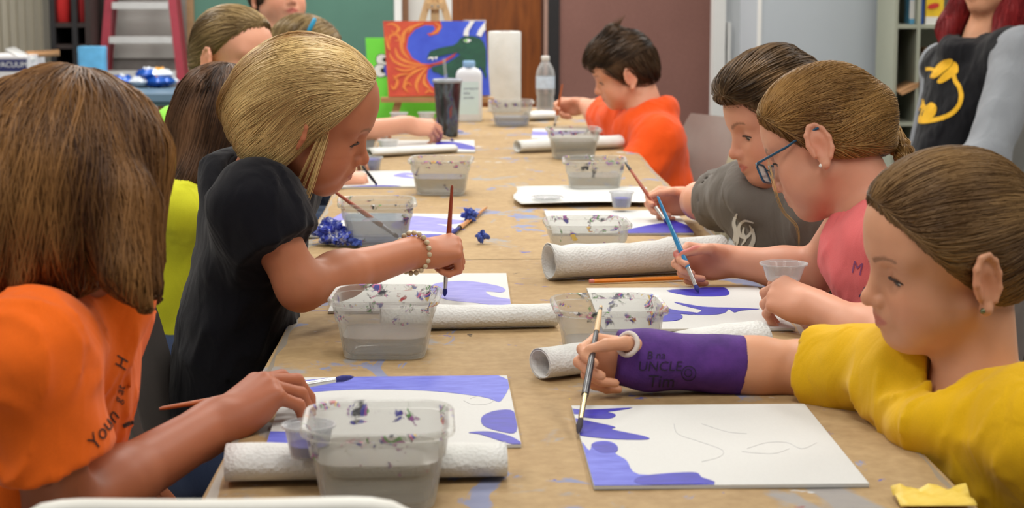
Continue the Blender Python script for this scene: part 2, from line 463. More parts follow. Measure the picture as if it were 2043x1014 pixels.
# lower dark wall band behind ladder
struct('trim_7', (xw(180, BW), BW - .03, 0), (xw(385, BW), BW, zw(118, BW)), mat('grey_panel', srgb(158, 154, 150), 0.7))
struct('trim_8', (xw(180, BW), BW - .04, zw(118, BW)), (xw(385, BW), BW, zw(115, BW)), mat('grey_panel_edge', srgb(110, 106, 100), 0.7))

# snack table
SZ = 0.74
ta, tb = -2.75, float(T(366, 180, SZ)[0])
tY = float(T(300, 188, SZ)[1])
t = empty('snack_table', ((ta + tb) / 2, tY + .35, 0), 'blue-grey topped side table holding the snack bags', 'table')
MB().box((ta, tY, SZ - .03), (tb, tY + .52, SZ)).build('tabletop', mat('blue_grey_top', srgb(96, 122, 142), 0.4, 0.05), t)
MB().box((ta, tY + .01, SZ - .05), (tb, tY + .51, SZ - .03)).build('rim', mat('teal_edge', srgb(60, 92, 100), 0.5), t)
for xx in (ta + .06, tb - .06):
    for yy in (tY + .06, tY + .46): MB().box((xx - .02, yy - .02, 0), (xx + .02, yy + .02, SZ - .05)).build('leg', mat('tan_leg', srgb(170, 128, 88), .6), t)
def bag(x, y, w, d, h, ang, m, label, m2):
    t = empty('snack_bag', (x, y, SZ), label, 'snack bag', 'snack bags on the side table')
    nu, nv = 13, 9; G = np.zeros((nu, nv, 3)); 
    for sgn, nm in ((1, 'wrapper'), (-1, 'wrapper_back')):
        for i in range(nu):
            for j in range(nv):
                u = i / (nu - 1) * 2 - 1; q = j / (nv - 1) * 2 - 1
                th = h * 0.5 * max(0, (1 - abs(u) ** 3)) * max(0, (1 - q * q)) ** .5
                th *= 1 + .35 * math.sin(9 * u + 5 * q + x * 90) * math.cos(7 * q - 4 * u + y * 50)
                p = rotz(ang) @ np.array([u * w / 2, q * d / 2, 0]); G[i, j] = (x + p[0], y + p[1], SZ + .003 + h * .5 + sgn * th)
        if sgn == 1: top = G.copy()
        else: bot = G.copy()
    b = MB(); b.sheet(top); b.sheet(bot[:, ::-1]); b.build('wrapper', m, t, smooth=True)
    pr = top[4:9, 2:7].copy(); pr[:, :, 2] += .0015; MB().sheet(pr).build('print', m2, t, smooth=True)
    return t
M_foil_b = mat('foil_blue', srgb(30, 84, 176), 0.25, 0.35, 60, metal=0.2); M_foil_w = mat('foil_white', srgb(215, 222, 232), 0.25, 0.2, 60, metal=0.2)
M_foil_r = mat('foil_red', srgb(206, 40, 34), 0.3, 0.2, 60); M_foil_o = mat('foil_orange', srgb(226, 160, 70), 0.3, 0.2, 60)
bags = [(262, 160, M_foil_b, M_foil_w, 'blue snack bag at the left end of the snack heap'), (285, 166, M_foil_w, M_foil_b, 'white snack bag at the front of the heap'), (312, 167, M_foil_b, M_foil_o, 'blue snack bag with an orange print at the front'),
        (335, 163, M_foil_w, M_foil_b, 'white snack bag at the right end of the heap'), (298, 152, M_foil_b, M_foil_w, 'blue snack bag lying on top of the heap'), (325, 150, M_foil_w, M_foil_o, 'white snack bag with an orange print lying on top'), (240, 145, M_foil_r, M_yel, 'red snack bag with a yellow print behind the heap'), (345, 158, M_foil_b, M_foil_w, 'small blue snack bag leaning at the heap\'s right end')]
for i, (px, py, m1, m2, lb) in enumerate(bags):
    lv = .03 if i in (4, 5) else 0.0
    q = T(px, py + 8, SZ + lv); b = bag(q[0], min(q[1], tY + .45), .12, .09, .05, i * 1.3, m1, lb, m2)
    b.location.z += lv
# wipes pack
q = T(182, 140, SZ)
t = empty('wipes_pack', (q[0], tY + .5, SZ), 'light blue wipes pack standing on the side table behind the brown bob', 'wipes')
xa, xb = xw(157, tY + .45), xw(211, tY + .45); zt = zw(92, tY + .45)
rr = [ring3(rrect(xb - xa, .09, .02) * np.array([k, 1]) + [(xa + xb) / 2, tY + .45], z) for k, z in ((.96, SZ + .001), (1, SZ + .02), (1, zt - .03), (1.03, zt - .01), (.98, zt))]
MB().loft(rr).build('body', M_lb, t, smooth='auto')
MB().box((xa + .03, tY + .402, SZ + .03), (xb - .03, tY + .404, SZ + .075)).build('label', M_white, t)
# vacuum box with open flaps
vY = tY + .06
t = empty('cardboard_box', (xw(10, vY), vY + .2, SZ), 'white carton with a navy band and open flaps at the left edge', 'box')
xa, xb = xw(-120, vY), xw(52, vY); zt = zw(112, vY); zb = SZ + .001
M_wc = mat('white_carton', srgb(212, 210, 212), 0.7, 0.04); M_navy = mat('navy_band', srgb(30, 36, 92), 0.6)
bx = MB().box((xa, vY, zb), (xb, vY + .35, zt)).build('body', M_wc, t)
MB().box((xa, vY - .002, zw(141, vY)), (xb + .001, vY + .01, zw(117, vY))).build('band', M_navy, t)
for (pts, m) in (([P(10, 97, vY), P(28, 93, vY + .02), P(72, 117, vY + .1), P(48, 119, vY + .05)], M_white), ([P(50, 102, vY + .2), P(118, 99, vY + .25), P(118, 106, vY + .25), P(60, 110, vY + .2)], M_card)):
    pts = np.array(pts); MB().add(np.concatenate([pts, pts + (0, .01, -.012)]), [(0, 1, 2, 3), (4, 7, 6, 5), (0, 4, 5, 1), (1, 5, 6, 2), (2, 6, 7, 3), (3, 7, 4, 0)]).build('flap', m, t)
def text_mesh(txt, size, font_shear=0.0, res=4):
    cu = bpy.data.curves.new('txt', 'FONT'); cu.body = txt; cu.size = size; cu.shear = font_shear; cu.resolution_u = res
    o = bpy.data.objects.new('txt', cu); COL.objects.link(o)
    dg = bpy.context.evaluated_depsgraph_get(); me = o.evaluated_get(dg).to_mesh()
    V = np.array([v.co[:] for v in me.vertices]); F = [tuple(p.vertices) for p in me.polygons]
    o.evaluated_get(dg).to_mesh_clear(); bpy.data.objects.remove(o, do_unlink=True); bpy.data.curves.remove(cu)
    return V, F
V, F = text_mesh('DS VACUUM', .031)
o0 = P(-30, 134, vY); Vw = np.column_stack([o0[0] + V[:, 0], np.full(len(V), vY - .0035), o0[2] + V[:, 1]])
MB().add(Vw, F).build('lettering', M_white, t, recalc=False)
# red storage on the rack, above the shelf
zsh = zw(45, RY)
def rackbox(px0, px1, m, label):
    a, b = xw(px0, RY + .05), xw(px1, RY + .05)
    rr = [ring3(rrect(b - a, .2, .03) * k + [(a + b) / 2, RY + .16], z) for k, z in ((.9, zsh + .001), (1, zsh + .04), (.97, zsh + .16), (.7, zsh + .2))]
    o = MB().loft(rr).build('storage_bag', m, None, smooth='auto'); tag(o, label, 'bag')
rackbox(108, 139, mat('red_cloth', srgb(190, 30, 28), .8), 'larger red cloth bundle at the left on the dark rack')
rackbox(150, 172, mat('red_cloth2', srgb(150, 22, 24), .8), 'smaller red cloth bundle at the right on the dark rack')

# ================================================================== TABLES AND PAPER
TXL, TXR = -0.26, 0.502
seams = [1.56, float(T(1000, 517)[1]), float(T(930, 316)[1]), float(T(930, 214)[1])]
M_top = mat('table_laminate', srgb(150, 140, 126), 0.4, 0.05); M_leg = mat('grey_leg', srgb(90, 90, 92), 0.4, 0.05, metal=0.4)
t_ = NT('kraft_paper'); v = t_.coord()
f1 = t_.noise(v, 5, 5, .6); f2 = t_.noise(v, 60, 4, .6)
kr = t_.mix(0.45, t_.ramp(f1, [(.3, srgb(156, 128, 90)), (.7, srgb(174, 147, 106))]), t_.ramp(f2, [(.3, srgb(150, 122, 86)), (.7, srgb(186, 159, 118))]))
def blot(col, scale, thr, c, soft=.03, st=(1, 1, 1), amt=.8):
    n = t_.noise(t_.coord(st), scale, 5, .62, .6)
    m = t_.ramp(n, [(thr, K), (thr + soft, (amt, amt, amt, 1))])
    return t_.mix(m, col, c)
kr = blot(kr, 7, .60, srgb(140, 148, 158), .05, (1, .7, 1), .65)
kr = blot(kr, 11, .62, srgb(112, 134, 182), .03, (1, .6, 1.3), .7)
kr = blot(kr, 17, .665, srgb(66, 84, 170), .02, (.8, 1, 1.1), .8)
kr = blot(kr, 15, .67, srgb(205, 214, 222), .03, (.7, 1, 2), .7)
kr = blot(kr, 26, .71, srgb(150, 58, 60), .015, (1, 1.2, 3), .8)
kr = blot(kr, 30, .70, srgb(60, 50, 46), .015, (1, .5, 5), .8)
kr = blot(kr, 28, .72, srgb(206, 176, 60), .015, (1, .9, 7), .8)
kr = blot(kr, 26, .71, srgb(96, 130, 96), .015, (1, .9, 9), .7)
t_.base(kr); t_.set(Roughness=.75); t_.b.inputs['Specular IOR Level'].default_value = .25
t_.bump(t_.math('ADD', t_.noise(t_.coord((1, .35, 1)), 6, 2), t_.math('MULTIPLY', t_.noise(v, 45, 3), .15)), .35, .012)
M_kraft = t_.m
where = ['nearest the camera', 'in the middle of the row', 'at the far end under the easel']
TXL0 = TXL
for i in range(3):
    y0, y1 = seams[i] + .003, seams[i + 1] - .003; TXL = TXL0 - (.04 if i == 1 else 0)
    t = empty('folding_table', ((TXL + TXR) / 2, (y0 + y1) / 2, 0), 'long folding table covered with kraft paper, ' + where[i], 'table', 'folding tables in a row')
    MB().box((TXL + .004, y0 + .004, TZ - .045), (TXR - .004, y1 - .004, TZ - .0025)).build('tabletop', M_top, t)
    for yy in (y0 + .22, y1 - .22):
        for xx in (TXL + .1, TXR - .1): MB().tube([(xx, yy, 0), (xx, yy, TZ - .045)], .015).build('leg', M_leg, t, smooth='auto')
        MB().tube([(TXL + .1, yy, .2), (TXR - .1, yy, .2)], .01).build('crossbar', M_leg, t, smooth='auto')
    # kraft sheet draped over the edges
    us = np.array([TXL - .006, TXL - .004, TXL, *np.linspace(TXL + .03, TXR - .03, 14), TXR, TXR + .004, TXR + .006])
    zz = np.array([TZ - .10, TZ - .02, TZ - .003, *([TZ] * 14), TZ - .003, TZ - .02, TZ - .10])
    vs = np.linspace(y0 - .001, y1 + .001, 40); G = np.zeros((len(vs), len(us), 3))
    for a, yy in enumerate(vs):
        for b, uu in enumerate(us):
            dz = .0 if b in range(3, 17) else .004 * math.sin(yy * 9 + b); G[a, b] = (uu + (dz * .5), yy, zz[b] + (dz if b in (0, 19) else 0) - .0006 * (1 + math.sin(uu * 31 + yy * 17) * math.sin(yy * 23)))
    o = MB().sheet(G[:, ::-1]).build('kraft_paper_cover', M_kraft, None, smooth='auto')
    tag(o, ['paint-spotted kraft paper over the nearest table', 'paint-spotted kraft paper over the middle table', 'paint-spotted kraft paper over the far table'][i], 'paper', 'kraft paper covers')

TXL = TXL0
# ================================================================== PAINTED CANVASES
def paintmat(name, c1, c2, sc=40, st=(1, 3, 1)):
    if name in MATS: return MATS[name]
    t = NT(name); f = t.noise(t.coord(st), sc, 4, .65)
    t.base(t.ramp(f, [(.3, c1), (.7, c2)])); t.set(Roughness=.55); MATS[name] = t.m; return t.m
M_canvas = mat('canvas_white', srgb(204, 204, 201), .8, .03, 400, .15, 900)
M_deep = paintmat('paint_deep_blue', srgb(26, 22, 146), srgb(42, 38, 178))
M_wash = paintmat('paint_blue_wash', srgb(62, 68, 184), srgb(98, 108, 210), 25)
M_viol = paintmat('paint_violet_wash', srgb(104, 100, 188), srgb(138, 134, 206), 25)
M_pencil = mat('pencil_line', srgb(186, 186, 188), .8)
CW, CL, CT = .279, .356, .004
def tess(poly):
    return [tuple(f) for f in tessellate_polygon([[Vector((p[0], p[1], 0)) for p in poly]])]
def clip_poly(poly, w, l):
    # Sutherland-Hodgman to the canvas rectangle
    def cl(P_, ax, lim, sg):
        out = []
        for i in range(len(P_)):
            a, b = P_[i - 1], P_[i]
            ia, ib = sg * (a[ax] - lim) <= 0, sg * (b[ax] - lim) <= 0
            if ia != ib:
                k = (lim - a[ax]) / (b[ax] - a[ax]); out.append(a + (b - a) * k)
            if ib: out.append(b)
        return out
    P_ = [np.array(p, float) for p in poly]
    for ax, lim, sg in ((0, w / 2, 1), (0, -w / 2, -1), (1, l / 2, 1), (1, -l / 2, -1)):
        P_ = cl(P_, ax, lim, sg)
        if len(P_) < 3: return None
    return np.array(P_)
class Canvas:
    def __init__(s, label, anchor, which, ang=None, other=None, w=CW, l=CL, z=0.0):
        """anchor: pixel of one corner; which: (sx, sy) of that corner; other: pixel further along the near/far edge"""
        a = T(*anchor, TZ + z + CT)
        if other is not None:
            b = T(*other, TZ + z + CT); d = b - a; ang = math.atan2(d[1], d[0])
            if d[0] < 0: ang += math.pi
        s.R = rotz(ang); s.ang = ang; s.w, s.l, s.z = w, l, z
        s.c = a - s.R @ np.array([which[0] * w / 2, which[1] * l / 2, 0]); s.c[2] = TZ + z
        s.o = empty('canvas_panel', s.c, label, 'canvas', 'canvas panels', rz=ang)
        MB().box((-w / 2, -l / 2, .0003), (w / 2, l / 2, CT)).build('panel', M_canvas, s.o, world=False)
        s.k = 0
    def loc(s, px, py):
        p = s.R.T @ (T(px, py, TZ + s.z + CT) - s.c); return p[:2]
    def poly(s, pts, m, px=True, smooth=5, closed=True):
        q = np.array([s.loc(*p) for p in pts]) if px else np.array([[(p[0] - .5) * s.w, (p[1] - .5) * s.l] for p in pts])
        if smooth: q = spline(q, smooth)
        q = clip_poly(q, s.w - .0006, s.l - .0006)
        if q is None: return
        s.k += 1; z0, z1 = CT, CT + .00025 + .00012 * s.k; n = len(q)
        F = tess(q)
        V = np.concatenate([ring3(q, z1), ring3(q, z0)])
        F = [f for f in F] + [(i, (i + 1) % n, (i + 1) % n + n, i + n) for i in range(n)]
        MB().add(V, F).build('paint', m, s.o, world=False)
    def line(s, pts, m, r=.00035):
        q = spline(np.array([s.loc(*p) for p in pts]), 6, closed=False)
        MB().tube(ring3(q, CT + .0001), r, 4).build('pencil_line', m, s.o, world=False)

c1 = Canvas('white canvas panel with a blue corner before the purple cast', (1185, 970), (-1, -1), other=(1750, 965))
c1.poly([(1110, 810), (1160, 818), (1262, 814), (1200, 824), (1130, 826)], M_deep, smooth=3)
c1.poly([(1155, 828), (1200, 822), (1228, 828), (1215, 836), (1170, 834)], M_deep)
c1.poly([(1112, 828), (1150, 836), (1225, 852), (1222, 858), (1288, 872), (1286, 878), (1210, 876), (1140, 866), (1126, 850)], M_deep, smooth=4)
c1.poly([(1140, 872), (1160, 882), (1176, 900), (1185, 884), (1215, 882), (1232, 892), (1228, 906), (1250, 920), (1275, 948), (1380, 946), (1395, 952), (1420, 962), (1400, 972), (1180, 975), (1150, 920)], M_wash, smooth=4)
c1.poly([(1180, 888), (1210, 883), (1232, 893), (1226, 904), (1196, 904)], M_deep)
c1.poly([(1280, 952), (1380, 944), (1400, 954), (1420, 966), (1280, 968)], M_deep)
for ln in ([(1345, 846), (1352, 866), (1390, 880), (1440, 898), (1436, 912), (1400, 922)], [(1490, 896), (1530, 884), (1570, 884), (1600, 896), (1630, 884)], [(1400, 846), (1450, 862), (1490, 866)], [(1480, 902), (1540, 906), (1575, 896)]): c1.line(ln, M_pencil)

c2 = Canvas('canvas panel with blue top and side bands beside the brown bob', (1040, 887), (1, -1), other=(523, 893))
c2.poly([(520, 772), (700, 752), (990, 748), (1000, 800), (960, 792), (850, 780), (700, 778), (560, 788), (500, 790)], M_wash, smooth=4)
c2.poly([(990, 820), (1025, 822), (1030, 862), (1000, 862), (965, 850), (962, 832)], M_deep, smooth=4)
c2.poly([(935, 864), (975, 862), (1020, 872), (1045, 890), (1010, 884), (960, 868)], M_deep, smooth=4)
c2.poly([(515, 865), (590, 864), (640, 872), (640, 898), (515, 898)], M_wash, smooth=3)
c2.line([(925, 800), (945, 808), (975, 806), (985, 796), (960, 790), (938, 796)], M_pencil)

c3 = Canvas('canvas panel with a violet wave under the bracelet hand', (1010, 545), (1, 1), ang=0.0)
c3.poly([(870, 566), (930, 561), (990, 570), (1008, 578), (1000, 584), (970, 582), (985, 592), (1035, 600), (1055, 610), (1030, 616), (960, 606), (890, 598), (860, 580)], M_viol, smooth=5)
c4 = Canvas('canvas panel with violet waves behind the upright brown brush', (943, 428), (1, 1), other=(700, 424))
c4.poly([(815, 432), (880, 436), (930, 442), (900, 448), (870, 447), (905, 455), (900, 465), (860, 462), (820, 460), (780, 452)], M_viol, smooth=4)
c4.poly([(660, 430), (690, 424), (700, 437), (665, 440)], M_viol, smooth=3)
c4.poly([(800, 470), (880, 468), (870, 476), (790, 478)], M_deep, smooth=3)
c5 = Canvas('canvas panel with a thin violet arc behind the blond hair', (832, 372), (1, -1), ang=.03)
c5.poly([(785, 350), (806, 345), (832, 347), (832, 350), (808, 349), (832, 356), (810, 355), (795, 353)], M_viol, smooth=4)
c5.poly([(690, 373), (760, 370), (800, 372), (760, 376), (690, 378)], M_deep, smooth=3)
c6 = Canvas('small corner of canvas with blue strokes below the tumbler', (948, 302), (1, -1), ang=.0)
c6.poly([(875, 283), (910, 284), (935, 289), (948, 294), (948, 299), (915, 297), (890, 292), (870, 291)], M_deep, smooth=4)
c7 = Canvas('blue painted canvas panel lying behind the tumbler', (925, 262), (1, -1), ang=.35)
c7.poly([(690, 235), (960, 235), (980, 280), (690, 280)], M_wash, smooth=0)
c8 = Canvas('canvas panel with one violet stripe before the boy in orange', (1060, 276), (-1, -1), ang=-.05)
c8.poly([(985, 257), (1030, 260), (1090, 263), (1160, 262), (1160, 266), (1080, 270), (1020, 267)], M_viol, smooth=4)
c9 = Canvas('canvas panel with a solid blue corner before the boy in grey', (1385, 465), (1, -1), ang=.0)
c9.poly([(1240, 462), (1290, 450), (1330, 444), (1345, 440), (1400, 470), (1235, 470)], M_deep, smooth=2)
c10 = Canvas('canvas panel with dark blue strokes before the girl with glasses', (1587, 655), (1, -1), ang=0.0)
c10.poly([(1330, 580), (1385, 576), (1440, 572), (1455, 588), (1420, 592), (1370, 590)], M_deep, smooth=3)
c10.poly([(1345, 603), (1400, 612), (1445, 615), (1450, 622), (1430, 628), (1385, 628), (1400, 620), (1370, 612)], M_deep, smooth=4)
c10.poly([(1435, 614), (1515, 617), (1480, 620), (1465, 624), (1455, 618)], M_deep, smooth=3)
c10.poly([(1310, 606), (1340, 618), (1390, 625), (1375, 628), (1330, 622)], M_deep, smooth=4)
c10.poly([(1300, 628), (1345, 624), (1362, 632), (1350, 640), (1310, 642), (1290, 640)], M_deep, smooth=4)
c10.poly([(1090, 580), (1130, 578), (1150, 590), (1100, 592)], M_deep, smooth=3)

# ================================================================== WATER TUBS
RIMW, BASEW, TUBH = .150, .112, .082
t_ = NT('tub_plastic'); v = t_.coord(); oi = t_.n('ShaderNodeObjectInfo')
mp = t_.n('ShaderNodeVectorMath', operation='ADD'); sc_ = t_.n('ShaderNodeVectorMath', operation='SCALE'); sc_.inputs['Scale'].default_value = 37.0
t_.l(oi.outputs['Location'], sc_.inputs[0]); t_.l(v, mp.inputs[0]); t_.l(sc_.outputs[0], mp.inputs[1])
vv = mp.outputs[0]
sx = t_.n('ShaderNodeSeparateXYZ'); t_.l(v, sx.inputs[0])
zt = t_.ramp(t_.math('DIVIDE', sx.outputs['Z'], TUBH), [(.35, (.0, 0, 0, 1)), (.62, (.045, .045, .045, 1)), (.86, (.12, .12, .12, 1)), (1, (.125, .125, .125, 1))])
nz = t_.noise(vv, 45, 4, .6, .5)
msk = t_.ramp(t_.math('ADD', nz, zt), [(.69, K), (.74, W)])
hue = t_.noise(vv, 26, 1)
colr = t_.ramp(hue, [(.0, srgb(30, 30, 40)), (.34, srgb(50, 44, 150)), (.40, srgb(150, 70, 150)), (.44, srgb(70, 140, 50)), (.48, srgb(205, 205, 205)), (.51, srgb(40, 44, 60)), (.545, srgb(206, 96, 150)), (.58, srgb(50, 60, 170)), (.62, srgb(216, 180, 70)), (.66, srgb(176, 40, 44))], 'CONSTANT')
dif = t_.n('ShaderNodeBsdfPrincipled'); dif.inputs['Base Color'].default_value = srgb(205, 205, 200); dif.inputs['Roughness'].default_value = .25
pnt = t_.n('ShaderNodeBsdfPrincipled'); t_.l(colr, pnt.inputs['Base Color']); pnt.inputs['Roughness'].default_value = .5
tr = t_.n('ShaderNodeBsdfTransparent'); tr.inputs[0].default_value = (.93, .93, .92, 1)
lw = t_.n('ShaderNodeLayerWeight'); lw.inputs[0].default_value = .35
fac = t_.ramp(lw.outputs['Facing'], [(0, (.15, .15, .15, 1)), (.5, (.26, .26, .26, 1)), (1, (.85, .85, .85, 1))])
m1 = t_.n('ShaderNodeMixShader'); t_.l(fac, m1.inputs[0]); t_.l(tr.outputs[0], m1.inputs[1]); t_.l(dif.outputs[0], m1.inputs[2])
m2 = t_.n('ShaderNodeMixShader'); t_.l(t_.math('MULTIPLY', msk, .8), m2.inputs[0]); t_.l(m1.outputs[0], m2.inputs[1]); t_.l(pnt.outputs[0], m2.inputs[2])
t_.l(m2.outputs[0], t_.out.inputs[0]); M_tub = t_.m
def glassy(name, c, dens, rough=.15, spec=.5):
    if name in MATS: return MATS[name]
    t = NT(name); d = t.b; d.inputs['Base Color'].default_value = c; d.inputs['Roughness'].default_value = rough
    tr = t.n('ShaderNodeBsdfTransparent'); tr.inputs[0].default_value = tuple(.6 + .4 * x for x in c[:3]) + (1,)
    lw = t.n('ShaderNodeLayerWeight'); lw.inputs[0].default_value = .3
    f = t.ramp(t.math('ADD', lw.outputs['Facing'], t.math('MULTIPLY', t.noise(t.coord(), 40, 2), .1)), [(0, (dens,) * 3 + (1,)), (1.05, (min(1, dens + .6),) * 3 + (1,))])
    m = t.n('ShaderNodeMixShader'); t.l(f, m.inputs[0]); t.l(tr.outputs[0], m.inputs[1]); t.l(d.outputs[0], m.inputs[2]); t.l(m.outputs[0], t.out.inputs[0])
    MATS[name] = t.m; return t.m
M_water = glassy('cloudy_water', srgb(190, 188, 184), .13, .05); M_water_b = glassy('blue_water', srgb(170, 182, 206), .25, .05)
def tub_meshes():
    def w(z): return BASEW + (RIMW * .88 - BASEW) * (z / TUBH) ** .8
    rings = []
    def R_(wd, z, r=.028): rings.append(ring3(rrect(wd, wd, r, 5), z))
    R_(BASEW * .86, .0005, .02); R_(BASEW * .97, .002, .024); R_(BASEW, .007)
    R_(w(.05), .05); R_(w(.05) + .006, .054); R_(w(.07) + .006, .07); R_(w(.07) + .006, .0745)
    R_(RIMW * .985, .0745, .036); R_(RIMW, .0765, .037); R_(RIMW, .081, .037); R_(RIMW * .975, .083, .036); R_(RIMW * .925, .082, .033)
    R_(w(.07) + .001, .074); R_(w(.052) + .002, .0555); R_(w(.05) - .004, .05); R_(BASEW - .005, .009, .026); R_(BASEW * .85, .004, .02)
    return MB().loft(rings)
def tub(px, py, ang, level, label, wm=None):
    c = T(px, py, TZ + TUBH); c[2] = TZ
    t = empty('water_tub', c, label, 'tub', 'water tubs', rz=ang)
    if 'tub' not in MESH:
        o = tub_meshes().build('container', M_tub, t, smooth='auto', world=False); MESH['tub'] = o.data
    else: link('container', MESH['tub'], None, t)
    def w(z): return BASEW + (RIMW * .88 - BASEW) * (z / TUBH) ** .8
    rr = [ring3(rrect(BASEW * .84, BASEW * .84, .02, 5), .0048)] + [ring3(rrect(w(z) - .0075, w(z) - .0075, .025, 5), z) for z in np.linspace(.01, level, 4)]
    MB().loft(rr).build('water', wm or M_water, t, smooth='auto', world=False)
    return t
MESH = {}
tub(755, 833, .02, .048, 'large paint-stained tub in front beside the white chair back')
tub(770, 586, -.05, .03, 'clear water tub below the bracelet arm')
tub(752, 400, .06, .05, 'cloudy water tub with a red brush in it beside the blond girl', M_water_b)
tub(880, 316, -.06, .04, 'clear water tub before the black tumbler and long flat towel')
tub(1214, 604, .03, .03, 'paint-stained tub behind the purple cast hand')
tub(1171, 441, .04, .03, 'low tub with dark specks behind the big towel roll')
tub(1186, 317, -.05, .045, 'water tub beside the hand of the boy in grey')
tub(1144, 256, .05, .05, 'grey water tub before the boy in orange')
tub(1020, 201, .03, .03, 'tub with blue water in front of the standing paper towel roll', M_water_b)

# ================================================================== PAPER TOWELS
t_ = NT('paper_towel'); v = t_.coord(); vo = t_.n('ShaderNodeTexVoronoi'); vo.inputs['Scale'].default_value = 260; t_.l(v, vo.inputs['Vector'])
t_.base(t_.ramp(t_.noise(v, 20, 3), [(.3, srgb(214, 214, 210)), (.7, srgb(224, 224, 222))])); t_.set(Roughness=.95); t_.b.inputs['Specular IOR Level'].default_value = .1
t_.bump(t_.math('ADD', vo.outputs['Distance'], t_.math('MULTIPLY', t_.noise(v, 14, 2), 1.2)), .35, .003); M_towel = t_.m
def towel(a, b, dia, flat, label, turns=1.6, seed=0, tail=.0):
    """a, b: pixels of the two ends where the roll touches the table; a loose spiral of one towel sheet"""
    A, B = T(*a), T(*b); ax = unit(B - A); side = np.cross((0, 0, 1), ax); r0 = np.random.default_rng(seed)
    n = 46; m = 14; G = np.zeros((m, n, 3)); L = np.linalg.norm(B - A)
    th = np.linspace(-math.pi * .5, -math.pi * .5 + turns * 2 * math.pi, n)
    for i in range(m):
        s = i / (m - 1); wob = 1 + .05 * math.sin(4 * s + seed) + .02 * r0.standard_normal()
        rad = dia / 2 * (1 - .22 * np.linspace(0, 1, n)) * wob
        x = np.cos(th) * rad * (1 + (1 - flat) * .7); z = np.sin(th) * rad * flat
        z0 = dia / 2 * flat * wob
        if tail > 0:
            k = th < -math.pi * .5 + .25; 
        zz = np.maximum(z + z0, .0012 + .0006 * np.linspace(0, 1, n) * 4)
        G[i] = A + ax * (s * L) + x[:, None] * side + np.array([0, 0, 1.0]) * (zz[:, None] + .0012)
    o = MB().sheet(G, .0011).build('paper_towel', M_towel, None, smooth=True); tag(o, label, 'paper towel', 'paper towels')
    return o
towel((452, 962), (1010, 952), .050, .72, 'folded paper towel roll behind the nearest tub', 1.8, 1)
towel((760, 660), (1110, 652), .044, .78, 'paper towel roll behind the second tub on the left', 1.7, 2)
towel((1095, 560), (1440, 540), .066, .92, 'big loosely rolled paper towel with an open end facing left', 1.75, 3)
towel((1078, 758), (1515, 705), .052, .80, 'paper towel roll lying behind the purple cast', 1.9, 4)
towel((1032, 305), (1236, 296), .052, .7, 'paper towel roll before the orange shirted boy', 1.8, 5)
towel((1050, 241), (1110, 239), .05, .6, 'short paper towel roll beside the water bottle', 1.7, 6)
towel((733, 314), (905, 304), .045, .5, 'long flat paper towel beneath the far left hand', 1.7, 7)
# flat folded towel on R3 canvas
A, B = T(1040, 410, TZ + .006), T(1245, 408, TZ + .006); ax = unit(B - A); sd = np.array([-ax[1], ax[0], 0])
G = np.zeros((16, 12, 3)); 
for i in range(16):
    for j in range(12):
        s = i / 15; q = j / 11; G[i, j] = A + ax * (s * .30 - .01 * math.sin(q * 5)) + sd * (q * .26) + np.array([0, 0, .004 + .006 * (q > .45) + .003 * math.sin(7 * q + 3 * s)])
o = MB().sheet(G, .0015).build('paper_towel', M_towel, None, smooth=True); tag(o, 'flat folded paper towel under a clear lid before the grey shirt', 'paper towel', 'paper towels')

# ================================================================== CUPS, LIDS
M_clear = glassy('clear_plastic', srgb(220, 222, 224), .16, .08); M_cupw = glassy('milky_plastic', srgb(226, 226, 226), .45, .2)
M_ink = paintmat('wet_paint', srgb(34, 30, 150), srgb(50, 46, 190), 120, (1, 1, 1))
def cup(c, r, h, label, fill=.0, m=None, R=None):
    t = empty('portion_cup', c, label, 'cup', 'paint cups')
    pr = [(r * .68, .0005), (r * .72, .002), (r * .93, h * .9), (r * 1.04, h * .92), (r * 1.05, h), (r * .97, h), (r * .9, h * .88), (r * .68, .003), (.0005, .0022)]
    MB().lathe(pr, 28, cap=True).build('cup', m or M_clear, t, smooth='auto', world=False)
    if fill: MB().lathe([(.0005, .0028), (r * .66, .0032), (r * (.68 + .2 * fill), h * fill), (.0005, h * fill * .9)], 24, cap=False).build('paint', M_ink, t, smooth='auto', world=False)
    return t
cup(T(617, 912, TZ + .036), .026, .034, 'clear paint cup with blue paint beside the nearest tub', .4)
cup(T(775, 300, TZ + .012), .030, .030, 'milky paint cup standing on the long flat towel', .25, M_cupw)
cup(T(740, 341), .031, .036, 'paint cup full of blue paint behind the blond girl\'s face', .85)
cup(T(796, 245), .030, .034, 'white paint cup left of the tumbler', 0, M_cupw)
cup(T(851, 243), .030, .032, 'white paint cup half hidden behind the tumbler', 0, M_cupw)
cup(T(1240, 414, TZ + .012), .026, .034, 'clear cup of blue paint at the knuckles of the boy in grey', .6)
def lid(c, r, label, m):
    t = empty('cup_lid', c, label, 'lid', 'clear cup lids')
    pr = [(.0005, .001), (r * .8, .001), (r * .84, .004), (r * .97, .004), (r, .0025), (r * 1.02, .0045), (r * .97, .006), (r * .83, .006), (r * .79, .0025), (.0005, .0022)]
    MB().lathe(pr, 36, cap=False).build('lid', m, t, smooth='auto', world=False); return t
lid(T(1092, 397, TZ + .015), .036, 'clear lid lying on the flat paper towel', M_clear)
lid(T(715, 508), .031, 'white rimmed lid on the table behind the bracelet arm', M_cupw)

